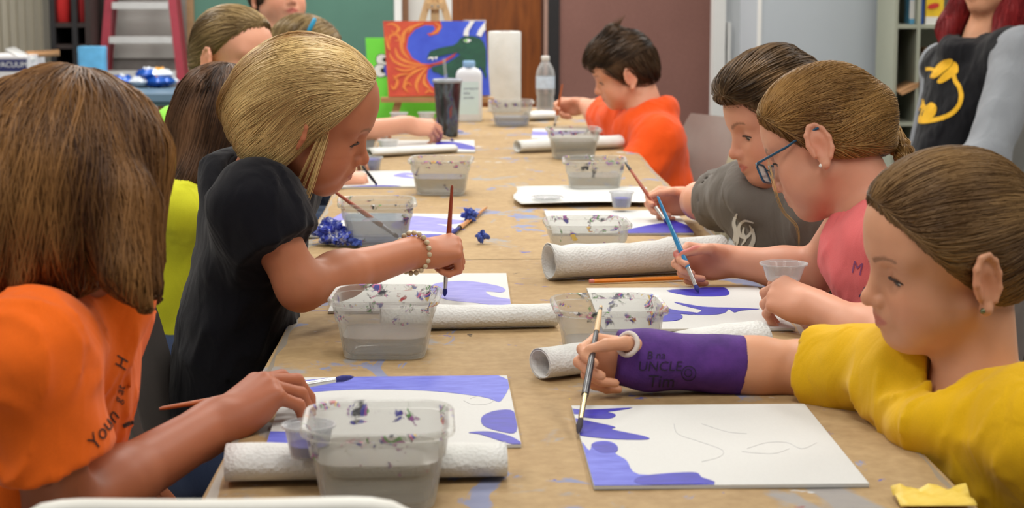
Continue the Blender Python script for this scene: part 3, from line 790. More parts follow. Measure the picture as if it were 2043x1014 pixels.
# ================================================================== BRUSHES
M_h_red = mat('brush_red_wood', srgb(150, 66, 40), .35, .12, 60); M_h_or = mat('brush_orange_wood', srgb(178, 92, 40), .35, .1, 60); M_h_blue = mat('brush_blue', srgb(36, 120, 170), .3, .15, 60)
M_h_dark = mat('brush_dark', srgb(36, 34, 40), .3, .1, 60); M_h_pale = mat('brush_pale', srgb(214, 180, 130), .4, .1, 60); M_ferr = mat('ferrule', srgb(205, 205, 205), .25, .05, metal=.9); M_ferr_g = mat('ferrule_gold', srgb(190, 170, 130), .25, .05, metal=.8)
M_bris = mat('bristles_blue', srgb(40, 44, 120), .8, .3, 300); M_bris_d = mat('bristles_dark', srgb(50, 42, 50), .8, .3, 300)
def brush(A, B, label, hm, fm=None, bm_=None, r=.0042, tipm=None, fl=.16, bl=.07, name='paint_brush', tipl=.12):
    """A handle end, B bristle tip (world)"""
    A, B = np.asarray(A, float), np.asarray(B, float); d = unit(B - A); L = np.linalg.norm(B - A)
    t = empty(name, (A + B) / 2, label, 'brush', 'paint brushes')
    hs = np.array([0, .02, .1, .45, .72, 1 - fl - bl]); hr = np.array([.35, .55, .62, 1.0, 1.05, .75]) * r
    MB().tube([A + d * L * k for k in hs], hr, 10).build('handle', hm, t, smooth='auto')
    if tipm is not None: MB().tube([A - d * .001, A + d * L * tipl * .5, A + d * L * tipl], [r * .45, r * .78, r * .88], 10).build('handle_tip', tipm, t, smooth='auto')
    fs = [1 - fl - bl - .02, 1 - fl * .6 - bl, 1 - bl]
    MB().tube([A + d * L * k for k in fs], np.array([.9, .85, .72]) * r, 10).build('ferrule', fm or M_ferr, t, smooth='auto')
    MB().tube([A + d * L * k for k in (1 - bl - .005, 1 - bl * .6, 1 - bl * .2, 1)], np.array([.7, .95, .6, .1]) * r, 10).build('bristles', bm_ or M_bris, t, smooth='auto')
    return t

# ================================================================== FAR END OF THE TABLE
M_pine = mat('pine', srgb(206, 172, 126), .5, .12, 14, stretch=(6, 6, 1)); M_pine2 = mat('pine_tray', srgb(178, 134, 86), .5, .12, 14, stretch=(1, 6, 6))
EY = 6.55                                              # picture plane
et = empty('table_easel', P(868, 226, EY + .1), 'wooden tabletop easel holding the dragon painting', 'easel')
def bar(A, B, w, d, name, m, par, up=(0, 1, 0)):
    A, B = np.asarray(A, float), np.asarray(B, float); ax = unit(B - A); s_ = unit(np.cross(ax, up)); n_ = np.cross(s_, ax)
    rr = [[p + s_ * w / 2 * i + n_ * d / 2 * j for i, j in ((-1, -1), (1, -1), (1, 1), (-1, 1))] for p in (A, B)]
    return MB().loft(rr).build(name, m, par)
apex = P(868, 8, EY + .06)
for px_, pb in ((858, 786), (878, 955)):
    b = T(pb, 236, TZ); b[1] = EY - .0; b[2] = TZ + .001
    bar(b, P(px_, -12, EY + .055), .024, .014, 'leg', M_pine, et)
bar(P(868, -30, EY + .07), P(868, 200, EY + .02), .03, .014, 'centre_post', M_pine, et)
b = np.array([apex[0], EY + .28, TZ + .001]); bar(b, P(868, 5, EY + .08), .022, .014, 'rear_leg', M_pine, et)
bar(P(852, 12, EY + .04), P(884, 12, EY + .04), .022, .03, 'crossbar', M_pine, et)
bar(P(760, 199, EY - .02), P(985, 199, EY - .02), .016, .05, 'tray', M_pine2, et)
for pxx in (862, 874): MB().tube([P(pxx, 12, EY + .02), P(pxx, 12, EY + .06)], .004, 8).build('bolt', M_ferr, et)
# --- dragon painting
TLp, TRp, BRp, BLp = P(764, 42, EY + .03), P(968, 42, EY + .03), P(978, 190, EY - .02), P(775, 193, EY - .02)
class Picture:
    def __init__(s, name, label, c4, back=.014):
        s.c = [np.asarray(q, float) for q in c4]
        s.nrm = unit(np.cross(s.c[1] - s.c[0], s.c[3] - s.c[0])); 
        if s.nrm[1] > 0: s.nrm = -s.nrm
        s.o = empty(name, s.c[3], label, 'painting'); s.k = 0
        f = np.array(s.c); bk = f - s.nrm * back
        MB().add(np.concatenate([f, bk]), [(0, 1, 2, 3), (4, 7, 6, 5), (0, 4, 5, 1), (1, 5, 6, 2), (2, 6, 7, 3), (3, 7, 4, 0)]).build('canvas', M_canvas, s.o)
    def at(s, u, v): 
        a, b, c, d = s.c; return a * (1 - u) * (1 - v) + b * u * (1 - v) + c * u * v + d * (1 - u) * v
    def poly(s, pts, m, smooth=4):
        q = np.array(pts, float)
        if smooth: q = spline(q, smooth)
        q = clip_poly(q - .5, .999, .999); 
        if q is None: return
        q = q + .5
        s.k += 1; h = .0006 + .0002 * s.k; F = tess(q); n = len(q)
        V = [s.at(*p) + s.nrm * h for p in q] + [s.at(*p) + s.nrm * .0001 for p in q]
        MB().add(np.array(V), F + [(i, (i + 1) % n, (i + 1) % n + n, i + n) for i in range(n)]).build('paint', m, s.o)
    def stroke(s, pts, w, m):
        q = spline(np.array(pts, float), 6, closed=False); n = len(q)
        t = np.gradient(q, axis=0); t /= np.linalg.norm(t, axis=1)[:, None] + 1e-9; nn = np.column_stack([-t[:, 1], t[:, 0]])
        k = np.sin(np.linspace(.15, math.pi - .05, n))[:, None] * w / 2
        s.poly(np.concatenate([q + nn * k, (q - nn * k)[::-1]]), m, 0)
dp = Picture('dragon_painting', 'painting of a green dragon breathing orange fire on blue', (TLp, TRp, BRp, BLp))
M_pb = paintmat('picture_blue', srgb(52, 78, 206), srgb(66, 96, 222), 12); M_pr = paintmat('picture_red', srgb(196, 62, 44), srgb(214, 84, 46), 30); M_po = paintmat('picture_orange', srgb(222, 122, 46), srgb(236, 150, 62), 40)
M_pg = paintmat('picture_green', srgb(14, 66, 52), srgb(24, 88, 62), 40); M_pw = paintmat('picture_white', srgb(232, 234, 234), srgb(240, 240, 240), 40); M_pk = mat('picture_black', srgb(20, 20, 24), .6); M_lime = paintmat('picture_lime', srgb(112, 224, 62), srgb(126, 238, 76), 6); M_eye = mat('picture_eye', srgb(120, 196, 70), .6)
dp.poly([(0, 0), (1, 0), (1, 1), (0, 1)], M_pb, 0)
dp.poly([(0, 0), (.56, 0), (.575, .08), (.53, .17), (.45, .2), (.42, .17), (.47, .155), (.505, .11), (.49, .06), (.41, .055), (.31, .11), (.235, .22), (.215, .36), (.26, .49), (.35, .565), (.43, .575), (.55, .54), (.66, .45), (.70, .425), (.66, .49), (.55, .56), (.46, .60), (.405, .65), (.39, .76), (.42, .85), (.47, .92), (.46, .97), (.50, 1), (0, 1)], M_pr, 0)
for st, w in (([(.03, .05), (.1, .04), (.15, .1), (.11, .16), (.07, .12)], .03), ([(.05, .3), (.06, .2), (.13, .18), (.15, .25), (.1, .26)], .03), ([(.1, .35), (.13, .48), (.25, .56), (.4, .59)], .035), ([(.04, .42), (.08, .53), (.2, .6), (.38, .6)], .03), ([(.2, .12), (.17, .25), (.17, .4), (.24, .52)], .035), ([(.28, .06), (.2, .16), (.19, .3)], .03), ([(.5, .02), (.55, .07), (.51, .15), (.45, .18)], .03), ([(.4, .03), (.3, .07), (.24, .16)], .03),
             ([(.42, .59), (.55, .56), (.68, .45)], .02), ([(.4, .62), (.3, .66), (.2, .75), (.14, .9)], .035), ([(.4, .63), (.33, .72), (.28, .85), (.3, .97)], .035), ([(.38, .7), (.36, .82), (.42, .92)], .03), ([(.3, .62), (.18, .66), (.08, .62)], .03), ([(.06, .72), (.1, .8), (.06, .9), (.03, .84)], .03), ([(.2, .95), (.16, .88), (.2, .82), (.24, .87)], .025), ([(.36, .97), (.4, .93), (.45, .96)], .025), ([(.02, .2), (.03, .32), (.05, .4)], .025), ([(.22, .7), (.12, .72), (.06, .78)], .025)):
    dp.stroke(st, w, M_po)
dp.poly([(.405, .52), (.42, .45), (.445, .40), (.475, .39), (.53, .365), (.60, .345), (.67, .33), (.715, .29), (.745, .235), (.80, .205), (.87, .205), (.93, .235), (.97, .29), (.99, .40), (.985, .56), (.975, .68), (.98, .74), (.965, .78), (.95, .70), (.92, .62), (.88, .70), (.80, .72), (.66, .74), (.60, .70), (.545, .735), (.50, .695), (.455, .68), (.44, .62), (.50, .60), (.60, .565), (.68, .50), (.735, .45), (.70, .425), (.62, .445), (.53, .475), (.47, .50), (.43, .51)], M_pg, 0)
dp.poly([(.60, .70), (.66, .68), (.70, .74), (.66, .80), (.60, .80)], M_pg)
dp.poly([(.775, .195), (.79, .12), (.84, .03), (.86, -.02), (.91, -.02), (.87, .06), (.835, .13), (.825, .205)], M_pw, 0)
dp.poly([(.905, .19), (.93, .12), (.98, .04), (1.01, .0), (1.01, .10), (.975, .15), (.95, .215)], M_pw, 0)
dp.poly([(.775, .265), (.80, .245), (.83, .245), (.85, .265), (.82, .29), (.79, .285)], M_pw); dp.poly([(.78, .265), (.80, .25), (.815, .265), (.80, .285)], M_eye)
dp.poly([(.412, .52), (.425, .485), (.465, .48), (.47, .51), (.455, .535), (.45, .50), (.43, .505)], M_pw, 0); dp.poly([(.475, .485), (.51, .475), (.495, .52)], M_pw, 0)
dp.stroke([(.43, .585), (.52, .56), (.62, .50), (.70, .425)], .022, M_pr)
# --- lime painting behind
ly_ = EY + .1
lp = Picture('lime_painting', 'lime green painting with cartoon eyes leaning behind the easel', (P(729, 75, ly_ + .04), P(882, 75, ly_ + .04), P(898, 238, ly_), P(738, 240, ly_)), .012)
lp.poly([(0, 0), (1, 0), (1, 1), (0, 1)], M_lime, 0)
for (u, v, r) in ((.20, .27, .075), (.17, .40, .085)):
    el = lambda k, du=0, dv=0: [(u + du + r * k * math.cos(a), v + dv + r * k * .9 * math.sin(a)) for a in np.linspace(0, 2 * math.pi, 18, endpoint=False)]
    lp.poly(el(1.12), M_pk, 0); lp.poly(el(1.0), M_pw, 0); lp.poly(el(.4, .035), M_pk, 0)
lp.poly([(.22, .34), (.30, .36), (.33, .52), (.26, .50), (.22, .42)], M_pb, 3)
# --- standing roll of paper towels
q = T(1008, 214, TZ); RYc = 6.95; xc = float(P(1007, 190, RYc)[0]); hR = float(P(1007, 63, RYc)[2]) - TZ
t = empty('paper_towel_roll', (xc, RYc, TZ), 'upright roll of white paper towels beside the dragon painting', 'paper towel roll')
rR = float(P(1039, 100, RYc)[0] - P(974, 100, RYc)[0]) / 2
MB().lathe([(.02, .0), (rR, .0), (rR * 1.01, .01), (rR, hR * .5), (rR * 1.01, hR - .004), (rR * .98, hR), (.022, hR)], 40, cap=False).build('roll', M_towel, t, smooth='auto', world=False)
MB().lathe([(.022, .0), (.022, hR - .002), (.0195, hR - .002), (.0195, 0)], 24, cap=False).build('core', M_card, t, smooth='auto', world=False)
# --- water bottle
BY = 6.85; xb = float(P(1088, 200, BY)[0]); k = float(P(1107, 150, BY)[0] - P(1069, 150, BY)[0]) / 2; hB = float(P(1088, 112, BY)[2]) - TZ
t = empty('water_bottle', (xb, BY, TZ), 'clear plastic water bottle with a white cap beside the boy in orange', 'bottle')
MB().lathe([(k * .75, .0005), (k * .95, .006), (k * .9, .02), (k * .97, .028), (k * .9, .036), (k * .97, .045), (k * .88, .055), (k * .98, .068), (k, hB * .45), (k, hB * .66), (k * .9, hB * .76), (k * .55, hB * .87), (k * .36, hB * .91), (k * .36, hB * .95)], 28).build('bottle', M_clear, t, smooth='auto', world=False)
MB().lathe([(k * 1.005, hB * .43), (k * 1.01, hB * .45), (k * 1.01, hB * .64), (k * 1.005, hB * .65)], 28, cap=False).build('label', mat('bottle_label', srgb(190, 206, 226), .5, .15, 60), t, smooth='auto', world=False)
MB().lathe([(k * .42, hB * .925), (k * .44, hB * .93), (k * .44, hB * .99), (k * .38, hB)], 20).build('cap', M_white, t, smooth='auto', world=False)
MB().lathe([(k * .7, .002), (k * .86, .008), (k * .84, .1 * .7)], 24).build('water', M_water, t, smooth='auto', world=False)
# --- powder bottle
q = T(936, 243, TZ); wv = float(P(960, 200, q[1])[0] - P(907, 200, q[1])[0]); hP = float(P(935, 122, q[1])[2]) - TZ
t = empty('powder_bottle', (q[0], q[1] + .03, TZ), 'white powder bottle with a pale blue cap behind the tumbler', 'bottle')
dd = .05; M_pbot = mat('powder_white', srgb(224, 228, 232), .35, .02)
MB().loft([ring3(rrect(wv * a, dd * a2, .016 * a2), z) for a, a2, z in ((.94, .9, .0005), (1, 1, .006), (1, 1, hP * .55), (1, 1, hP * .74), (.96, .97, hP * .79), (.86, .9, hP * .835), (.66, .75, hP * .87), (.48, .6, hP * .885), (.46, .58, hP * .9))]).build('body', M_pbot, t, smooth='auto', world=False)
MB().lathe([(wv * .22, hP * .89), (wv * .235, hP * .9), (wv * .235, hP * .985), (wv * .21, hP)], 24).build('cap', mat('powder_cap', srgb(140, 180, 216), .4, .03), t, smooth='auto', world=False)
MB().box((-wv * .38, -dd / 2 - .0004, hP * .12), (wv * .36, -dd / 2 + .001, hP * .66)).build('label', mat('powder_label', srgb(206, 226, 224), .5, .04, 30), t, world=False)
V, F = [], []
for i, s_ in enumerate(('cornstarch', 'baby', 'powder')):
    v_, f_ = text_mesh(s_, .0115); b_ = MB().add(np.column_stack([v_[:, 0] - wv * .2, np.full(len(v_), -dd / 2 - .0009), hP * (.53 - .075 * i) + v_[:, 1]]), f_).build('lettering', M_navy, t, recalc=False, world=False)
# --- tumbler
q = T(893, 274, TZ); hT = float(P(892, 157, q[1])[2]) - TZ; rt = float(P(922, 160, q[1])[0] - P(862, 160, q[1])[0]) / 2
t = empty('tumbler', (q[0], q[1] + .03, TZ), 'dark iced-drink tumbler with a lid and a clear straw', 'tumbler')
tn = NT('tumbler_dark'); cc = tn.noise(tn.coord((1, 1, .35)), 34, 3, .6, .5)
tn.base(tn.ramp(cc, [(.3, srgb(30, 28, 34)), (.5, srgb(52, 52, 60)), (.58, srgb(80, 92, 100)), (.63, srgb(46, 50, 96)), (.68, srgb(150, 72, 38)), (.75, srgb(60, 44, 44))])); tn.set(Roughness=.12)
MB().lathe([(rt * .66, .0005), (rt * .70, .004), (rt * .76, hT * .3), (rt * .92, hT * .86), (rt * .95, hT * .93)], 36).build('cup', tn.m, t, smooth='auto', world=False)
MB().lathe([(rt * .96, hT * .925), (rt, hT * .935), (rt * 1.0, hT * .97), (rt * .94, hT * .985), (.001, hT * .985)], 36, cap=False).build('lid', mat('tumbler_lid', srgb(150, 156, 164), .3, .05), t, smooth='auto', world=False)
st0 = np.array([-.004, 0, hT * .95]); st1 = np.array(P(886, 117, q[1] + .03)) - np.array([q[0], q[1] + .03, TZ])
MB().tube([st0, st1], .0045, 10).build('straw', M_clear, t, smooth='auto', world=False)

# ================================================================== SCULPTING: smooth blended volumes meshed with surface nets
class Field:
    def __init__(s):
        s.ops = []; s.R = np.eye(3); s.o = np.zeros(3); s.s = 1.0; s.disp = None
    def frame(s, R=None, o=None, sc=1.0):
        s.R = np.eye(3) if R is None else np.asarray(R, float); s.o = np.zeros(3) if o is None else np.asarray(o, float); s.s = sc; return s
    def w(s, p): return s.o + s.R @ (np.asarray(p, float) * s.s)
    def cap(s, a, b, ra, rb=None, k=.01, op='+'):
        rb = ra if rb is None else rb
        s.ops.append(('cap', op, s.w(a), s.w(b), ra * s.s, rb * s.s, k * s.s)); return s
    def sph(s, c, r, k=.01, op='+'): return s.cap(c, np.asarray(c, float) + (0, 0, 1e-6), r, r, k, op)
    def ell(s, c, r, R=None, k=.02, op='+'):
        RR = s.R if R is None else s.R @ np.asarray(R, float)
        s.ops.append(('ell', op, s.w(c), np.asarray(r, float) * s.s, RR, k * s.s)); return s
    def half(s, p, n, k=.01, op='-', lim=None):
        s.ops.append(('half', op, s.w(p), s.R @ unit(n), k * s.s, lim)); return s
    def bounds(s):
        lo = np.full(3, 1e9); hi = -lo
        for q in s.ops:
            if q[1] != '+': continue
            if q[0] == 'cap':
                r = max(q[4], q[5]); lo = np.minimum(lo, np.minimum(q[2], q[3]) - r); hi = np.maximum(hi, np.maximum(q[2], q[3]) + r)
            elif q[0] == 'ell':
                e = np.sqrt((q[4] ** 2) @ (q[3] ** 2)); lo = np.minimum(lo, q[2] - e); hi = np.maximum(hi, q[2] + e)
        return lo, hi
    def grid(s, vox, lo=None, hi=None):
        L, H = s.bounds(); lo = L - .02 if lo is None else np.maximum(np.asarray(lo, float), L - .02); hi = H + .02 if hi is None else np.minimum(np.asarray(hi, float), H + .02)
        n = np.ceil((hi - lo) / vox).astype(int) + 1
        ax = [lo[i] + vox * np.arange(n[i]) for i in range(3)]
        D = np.full(n, 1.0, dtype=np.float32)
        for q in s.ops:
            if q[0] == 'cap':
                r = max(q[4], q[5]) + q[6] + 3 * vox; a = np.minimum(q[2], q[3]) - r; b = np.maximum(q[2], q[3]) + r
            elif q[0] == 'ell':
                e = np.sqrt((q[4] ** 2) @ (q[3] ** 2)) + q[5] + 3 * vox; a = q[2] - e; b = q[2] + e
            else:
                a, b = (lo, hi) if q[5] is None else (np.asarray(q[5][0]), np.asarray(q[5][1]))
            i0 = np.clip(np.floor((a - lo) / vox).astype(int), 0, n); i1 = np.clip(np.ceil((b - lo) / vox).astype(int) + 1, 0, n)
            if np.any(i1 <= i0): continue
            sl = tuple(slice(i0[i], i1[i]) for i in range(3))
            X = ax[0][sl[0]][:, None, None].astype(np.float32); Y = ax[1][sl[1]][None, :, None].astype(np.float32); Z = ax[2][sl[2]][None, None, :].astype(np.float32)
            if q[0] == 'cap':
                A = q[2]; ba = q[3] - A; bb = float(ba @ ba) + 1e-12
                x, y, z = X - A[0], Y - A[1], Z - A[2]
                h = np.clip((x * ba[0] + y * ba[1] + z * ba[2]) / bb, 0, 1)
                d = np.sqrt((x - ba[0] * h) ** 2 + (y - ba[1] * h) ** 2 + (z - ba[2] * h) ** 2) - (q[4] + (q[5] - q[4]) * h); k = q[6]
            elif q[0] == 'ell':
                c, r, RR = q[2], q[3], q[4]; x, y, z = X - c[0], Y - c[1], Z - c[2]; k = q[5]
                u = [(x * RR[0, i] + y * RR[1, i] + z * RR[2, i]) / r[i] for i in range(3)]
                k0 = np.sqrt(u[0] ** 2 + u[1] ** 2 + u[2] ** 2); k1 = np.sqrt((u[0] / r[0]) ** 2 + (u[1] / r[1]) ** 2 + (u[2] / r[2]) ** 2) + 1e-9
                d = k0 * (k0 - 1) / k1
            else:
                p, nn, k = q[2], q[3], q[4]; d = -((X - p[0]) * nn[0] + (Y - p[1]) * nn[1] + (Z - p[2]) * nn[2])
            C = D[sl]; d = d.astype(np.float32)
            if q[1] == '+':
                h = np.maximum(k - np.abs(C - d), 0) / max(k, 1e-9); D[sl] = np.minimum(C, d) - h * h * k * .25
            else:
                d = -d; h = np.maximum(k - np.abs(C - d), 0) / max(k, 1e-9); D[sl] = np.maximum(C, d) + h * h * k * .25
        if s.disp is not None:
            m = np.abs(D) < .03; idx = np.argwhere(m); p = lo + idx * vox
            D[m] += s.disp(p).astype(np.float32)
        return D, lo, vox
    def mesh(s, vox, lo=None, hi=None):
        return nets(*s.grid(vox, lo, hi))

def nets(D, org, vox):
    n = np.array(D.shape); S = D < 0
    cnt = np.zeros(n - 1, np.int8)
    for i in (0, 1):
        for j in (0, 1):
            for k in (0, 1): cnt += S[i:n[0] - 1 + i, j:n[1] - 1 + j, k:n[2] - 1 + k]
    cells = np.argwhere((cnt > 0) & (cnt < 8))
    idx = np.full(n - 1, -1, np.int64); idx[tuple(cells.T)] = np.arange(len(cells))
    pos = np.zeros((len(cells), 3)); num = np.zeros(len(cells))
    cs = [(i, j, k) for i in (0, 1) for j in (0, 1) for k in (0, 1)]
    val = {c: D[cells[:, 0] + c[0], cells[:, 1] + c[1], cells[:, 2] + c[2]] for c in cs}
    for a in cs:
        for ax in range(3):
            if a[ax]: continue
            b = tuple(a[i] + (i == ax) for i in range(3)); va, vb = val[a], val[b]; cr = (va < 0) != (vb < 0)
            t = np.where(cr, va / np.where(cr, va - vb, 1), 0)
            p = np.zeros((len(cells), 3)); p[:] = a; p[:, ax] = t
            pos[cr] += p[cr]; num[cr] += 1
    V = org + (cells + pos / np.maximum(num, 1)[:, None]) * vox
    Q = []
    for ax in range(3):
        o = [i for i in range(3) if i != ax]
        sl0 = [slice(None)] * 3; sl1 = [slice(None)] * 3; sl0[ax] = slice(0, n[ax] - 1); sl1[ax] = slice(1, n[ax])
        for oo in o: sl0[oo] = slice(1, n[oo] - 1); sl1[oo] = slice(1, n[oo] - 1)
        a, b = S[tuple(sl0)], S[tuple(sl1)]; e = np.argwhere(a != b)
        if not len(e): continue
        base = e.copy(); 
        for oo in o: base[:, oo] += 1
        inside = a[tuple(e.T)]
        u, v = np.zeros(3, int), np.zeros(3, int); u[o[0]] = 1; v[o[1]] = 1
        q = np.stack([idx[tuple((base - u - v).T)], idx[tuple((base - v).T)], idx[tuple(base.T)], idx[tuple((base - u).T)]], 1)
        flip = inside if ax != 1 else ~inside
        q[~flip] = q[~flip][:, ::-1]; Q.append(q)
    Q = np.concatenate(Q) if Q else np.zeros((0, 4), int)
    return V, Q[(Q >= 0).all(1)]

def sines(seed, amp, freq, n=9, stretch=(1, 1, 1)):
    r = np.random.default_rng(seed); K_ = r.standard_normal((n, 3)); K_ /= np.linalg.norm(K_, axis=1)[:, None]; K_ = K_ * freq * r.uniform(.6, 1.5, (n, 1)) * np.array(stretch); ph = r.uniform(0, 6.28, n)
    def f(p):
        v = np.zeros(len(p))
        for i in range(n): v += np.sin(p @ K_[i] + ph[i] + .8 * np.sin(p @ K_[(i + 3) % n] * .6))
        return v * (amp / math.sqrt(n))
    return f

def ridges(seed, amp, freq, stretch=(1, 1, 1)):
    a, b = sines(seed, 1.0, freq, 7, stretch), sines(seed + 1, 1.0, freq * .35, 5)
    return lambda p: amp * (1 - np.minimum(1, np.abs(a(p)) * 1.2)) ** 2 * np.clip(b(p) * 1.2 + .4, 0, 1)
# ------------------------------------------------------------------ skin and hair surfaces
def skin(name, c, lip):
    t = NT(name); a = t.n('ShaderNodeAttribute', attribute_name='Col'); sp = t.n('ShaderNodeSeparateColor'); t.l(a.outputs['Color'], sp.inputs[0])
    v = t.coord(); b = t.ramp(t.noise(v, 14, 4), [(.3, scale_c(c, .93)), (.7, scale_c(c, 1.05))])
    blush = (min(1, c[0] * 1.02), c[1] * .72, c[2] * .66, 1)
    b = t.mix(sp.outputs[2], b, blush); b = t.mix(sp.outputs[0], b, lip); b = t.mix(sp.outputs[1], b, srgb(104, 72, 48))
    t.base(b); t.set(Roughness=.5); t.b.inputs['Specular IOR Level'].default_value = .35
    t.b.inputs['Subsurface Weight'].default_value = .12; t.b.inputs['Subsurface Radius'].default_value = (.012, .005, .003); t.b.inputs['Subsurface Scale'].default_value = 1.0
    t.bump(t.noise(v, 500, 3), .06, .001); return t.m
def hairmat(name, c, c2, rough=.42):
    """c: darker locks, c2: lighter locks; each strand carries its own shade in the attribute"""
    t = NT(name); a = t.n('ShaderNodeAttribute', attribute_name='Col'); sp = t.n('ShaderNodeSeparateColor'); t.l(a.outputs['Color'], sp.inputs[0])
    f = t.math('ADD', sp.outputs[0], t.math('MULTIPLY', t.math('SUBTRACT', t.noise(t.coord(), 22, 3), .5), .5))
    t.base(t.ramp(f, [(.05, c), (.95, c2)])); t.set(Roughness=rough); t.b.inputs['Specular IOR Level'].default_value = .22
    return t.m
SK = [skin('skin_fair', srgb(210, 153, 119), srgb(184, 104, 92)), skin('skin_tan', srgb(186, 118, 84), srgb(166, 80, 68)), skin('skin_rosy', srgb(214, 154, 126), srgb(188, 96, 88)), skin('skin_brown', srgb(168, 98, 66), srgb(150, 76, 64))]
M_eyew = mat('eye_white', srgb(226, 222, 216), .2, .02); M_iris = mat('iris', srgb(44, 36, 32), .15, .2, 300); M_lash = mat('lashes', srgb(58, 40, 30), .7)

# ------------------------------------------------------------------ head
def head_prims(f, R, o, s, fz=.94):
    """face looks along local +x, up is +z; fz: how far the face reaches down"""
    f.frame(R, o, s); z = lambda v: v * fz
    f.ell((-.005, 0, .038), (.088, .074, .077), k=.0); f.ell((.026, 0, .040), (.059, .064, .055), k=.03)
    f.ell((.034, 0, z(-.030)), (.050, .056, .060), k=.03); f.ell((.038, 0, z(-.056)), (.045, .044, .034), k=.025)
    f.sph((.0675, 0, z(-.078)), .0155, k=.022); f.cap((.062, .012, z(-.080)), (.062, -.012, z(-.080)), .012, k=.02)
    for y in (1, -1):
        f.cap((.010, y * .052, z(-.045)), (.055, y * .022, z(-.074)), .014, .012, k=.025)      # jaw line
        f.sph((.052, y * .036, z(-.030)), .024, k=.022); f.sph((.044, y * .036, z(-.050)), .023, k=.02)   # cheeks
        f.cap((.076, y * .010, .026), (.062, y * .046, .027), .0095, .009, k=.016)                # brow
        f.sph((.087, y * .031, .004), .0125, k=.014, op='-')                                      # socket
        f.sph((.0655, y * .0315, .003), .0138, k=.005)                                            # lids
    f.cap((.079, 0, .010), (.096, 0, z(-.022)), .0055, .008, k=.012); f.sph((.0985, 0, z(-.0265)), .0085, k=.007)
    for y in (1, -1):
        f.sph((.0905, y * .0095, z(-.030)), .0068, k=.006); f.ell((.096, y * .005, z(-.0365)), (.005, .0028, .003), k=.002, op='-')
    f.ell((.080, 0, z(-.050)), (.0125, .022, .013), k=.012)                                      # muzzle
    for y in (1, -1):
        f.cap((.0895, y * .003, z(-.0465)), (.0785, y * .0195, z(-.0525)), .0046, .0026, k=.004)
        f.cap((.0885, y * .001, z(-.0595)), (.0785, y * .0175, z(-.0545)), .0052, .0028, k=.004)
        f.cap((.094, 0, z(-.0530)), (.080, y * .021, z(-.0535)), .0011, .0011, k=.0025, op='-')
        f.ell((.080, y * .0325, -.0018), (.0085, .0128, .0054), R=rotx(-y * .12), k=.0012, op='-')  # eye slit
        # ear
        ec = np.array([-.006, y * .0745, -.006]); er = rotz(y * .38) @ rotx(0)
        def E(a, b, c=0): return ec + er @ np.array([a, y * c, b])
        f.ell(E(0, 0, .002), (.0165, .0055, .029), R=er, k=.006)
        ang = np.radians(np.linspace(-65, 215, 9)); hx, hz = .0172, .0285
        pts = [E(-hx * math.sin(a) * 1.0 if False else -hx * math.cos(a - math.pi / 2 + math.pi / 2) * .95, hz * math.sin(a) + .002, .0065) for a in ang]
        for i in range(8): f.cap(pts[i], pts[i + 1], .0038, .0038, k=.003)
        f.ell(E(.002, -.004, .010), (.0088, .0065, .0145), R=er, k=.004, op='-')
        f.sph(E(.004, -.0310, .003), .0075, k=.006); f.sph(E(.0125, -.006, .004), .0042, k=.004)
    f.frame()
def eye_parts(parent, R, o, s, gaze=(.80, 0, -.60), scale_w=1.0):
    W_ = lambda p: o + R @ (np.asarray(p, float) * s)
    for y in (1, -1):
        c = W_((.0655, y * .0315, .003)); r = .0125 * s
        b = MB(); b.lathe([(r * math.sin(a), -r * math.cos(a)) for a in np.linspace(.02, math.pi - .02, 12)], 16, c); b.build('eyeball', M_eyew, parent, smooth=True)
        g = unit(R @ unit(gaze)); u = unit(np.cross(g, (0, 0, 1))); w_ = np.cross(u, g)
        q = [(.0070 * s, .0100 * s), (.0062 * s, .0112 * s), (.0034 * s, .01245 * s), (.0002 * s, .01285 * s)]
        V = [c + u * rr * math.cos(a) + w_ * rr * math.sin(a) + g * h for rr, h in q for a in np.linspace(0, 2 * math.pi, 14, endpoint=False)]
        MB().add(np.array(V), [(i * 14 + j, i * 14 + (j + 1) % 14, (i + 1) * 14 + (j + 1) % 14, (i + 1) * 14 + j) for i in range(3) for j in range(14)]).build('iris', M_iris, parent, smooth=True)
        L = [W_(p) for p in ((.0725, y * .0205, -.0005), (.0803, y * .026, .0038), (.0815, y * .032, .0045), (.0788, y * .039, .0036), (.0715, y * .0450, -.0012))]
        MB().tube(spline(L, 4, False), np.concatenate([np.linspace(.0006, .0017, 9), np.linspace(.0017, .0010, 8)]) * s, 5).build('eyelashes', M_lash, parent, smooth=True)
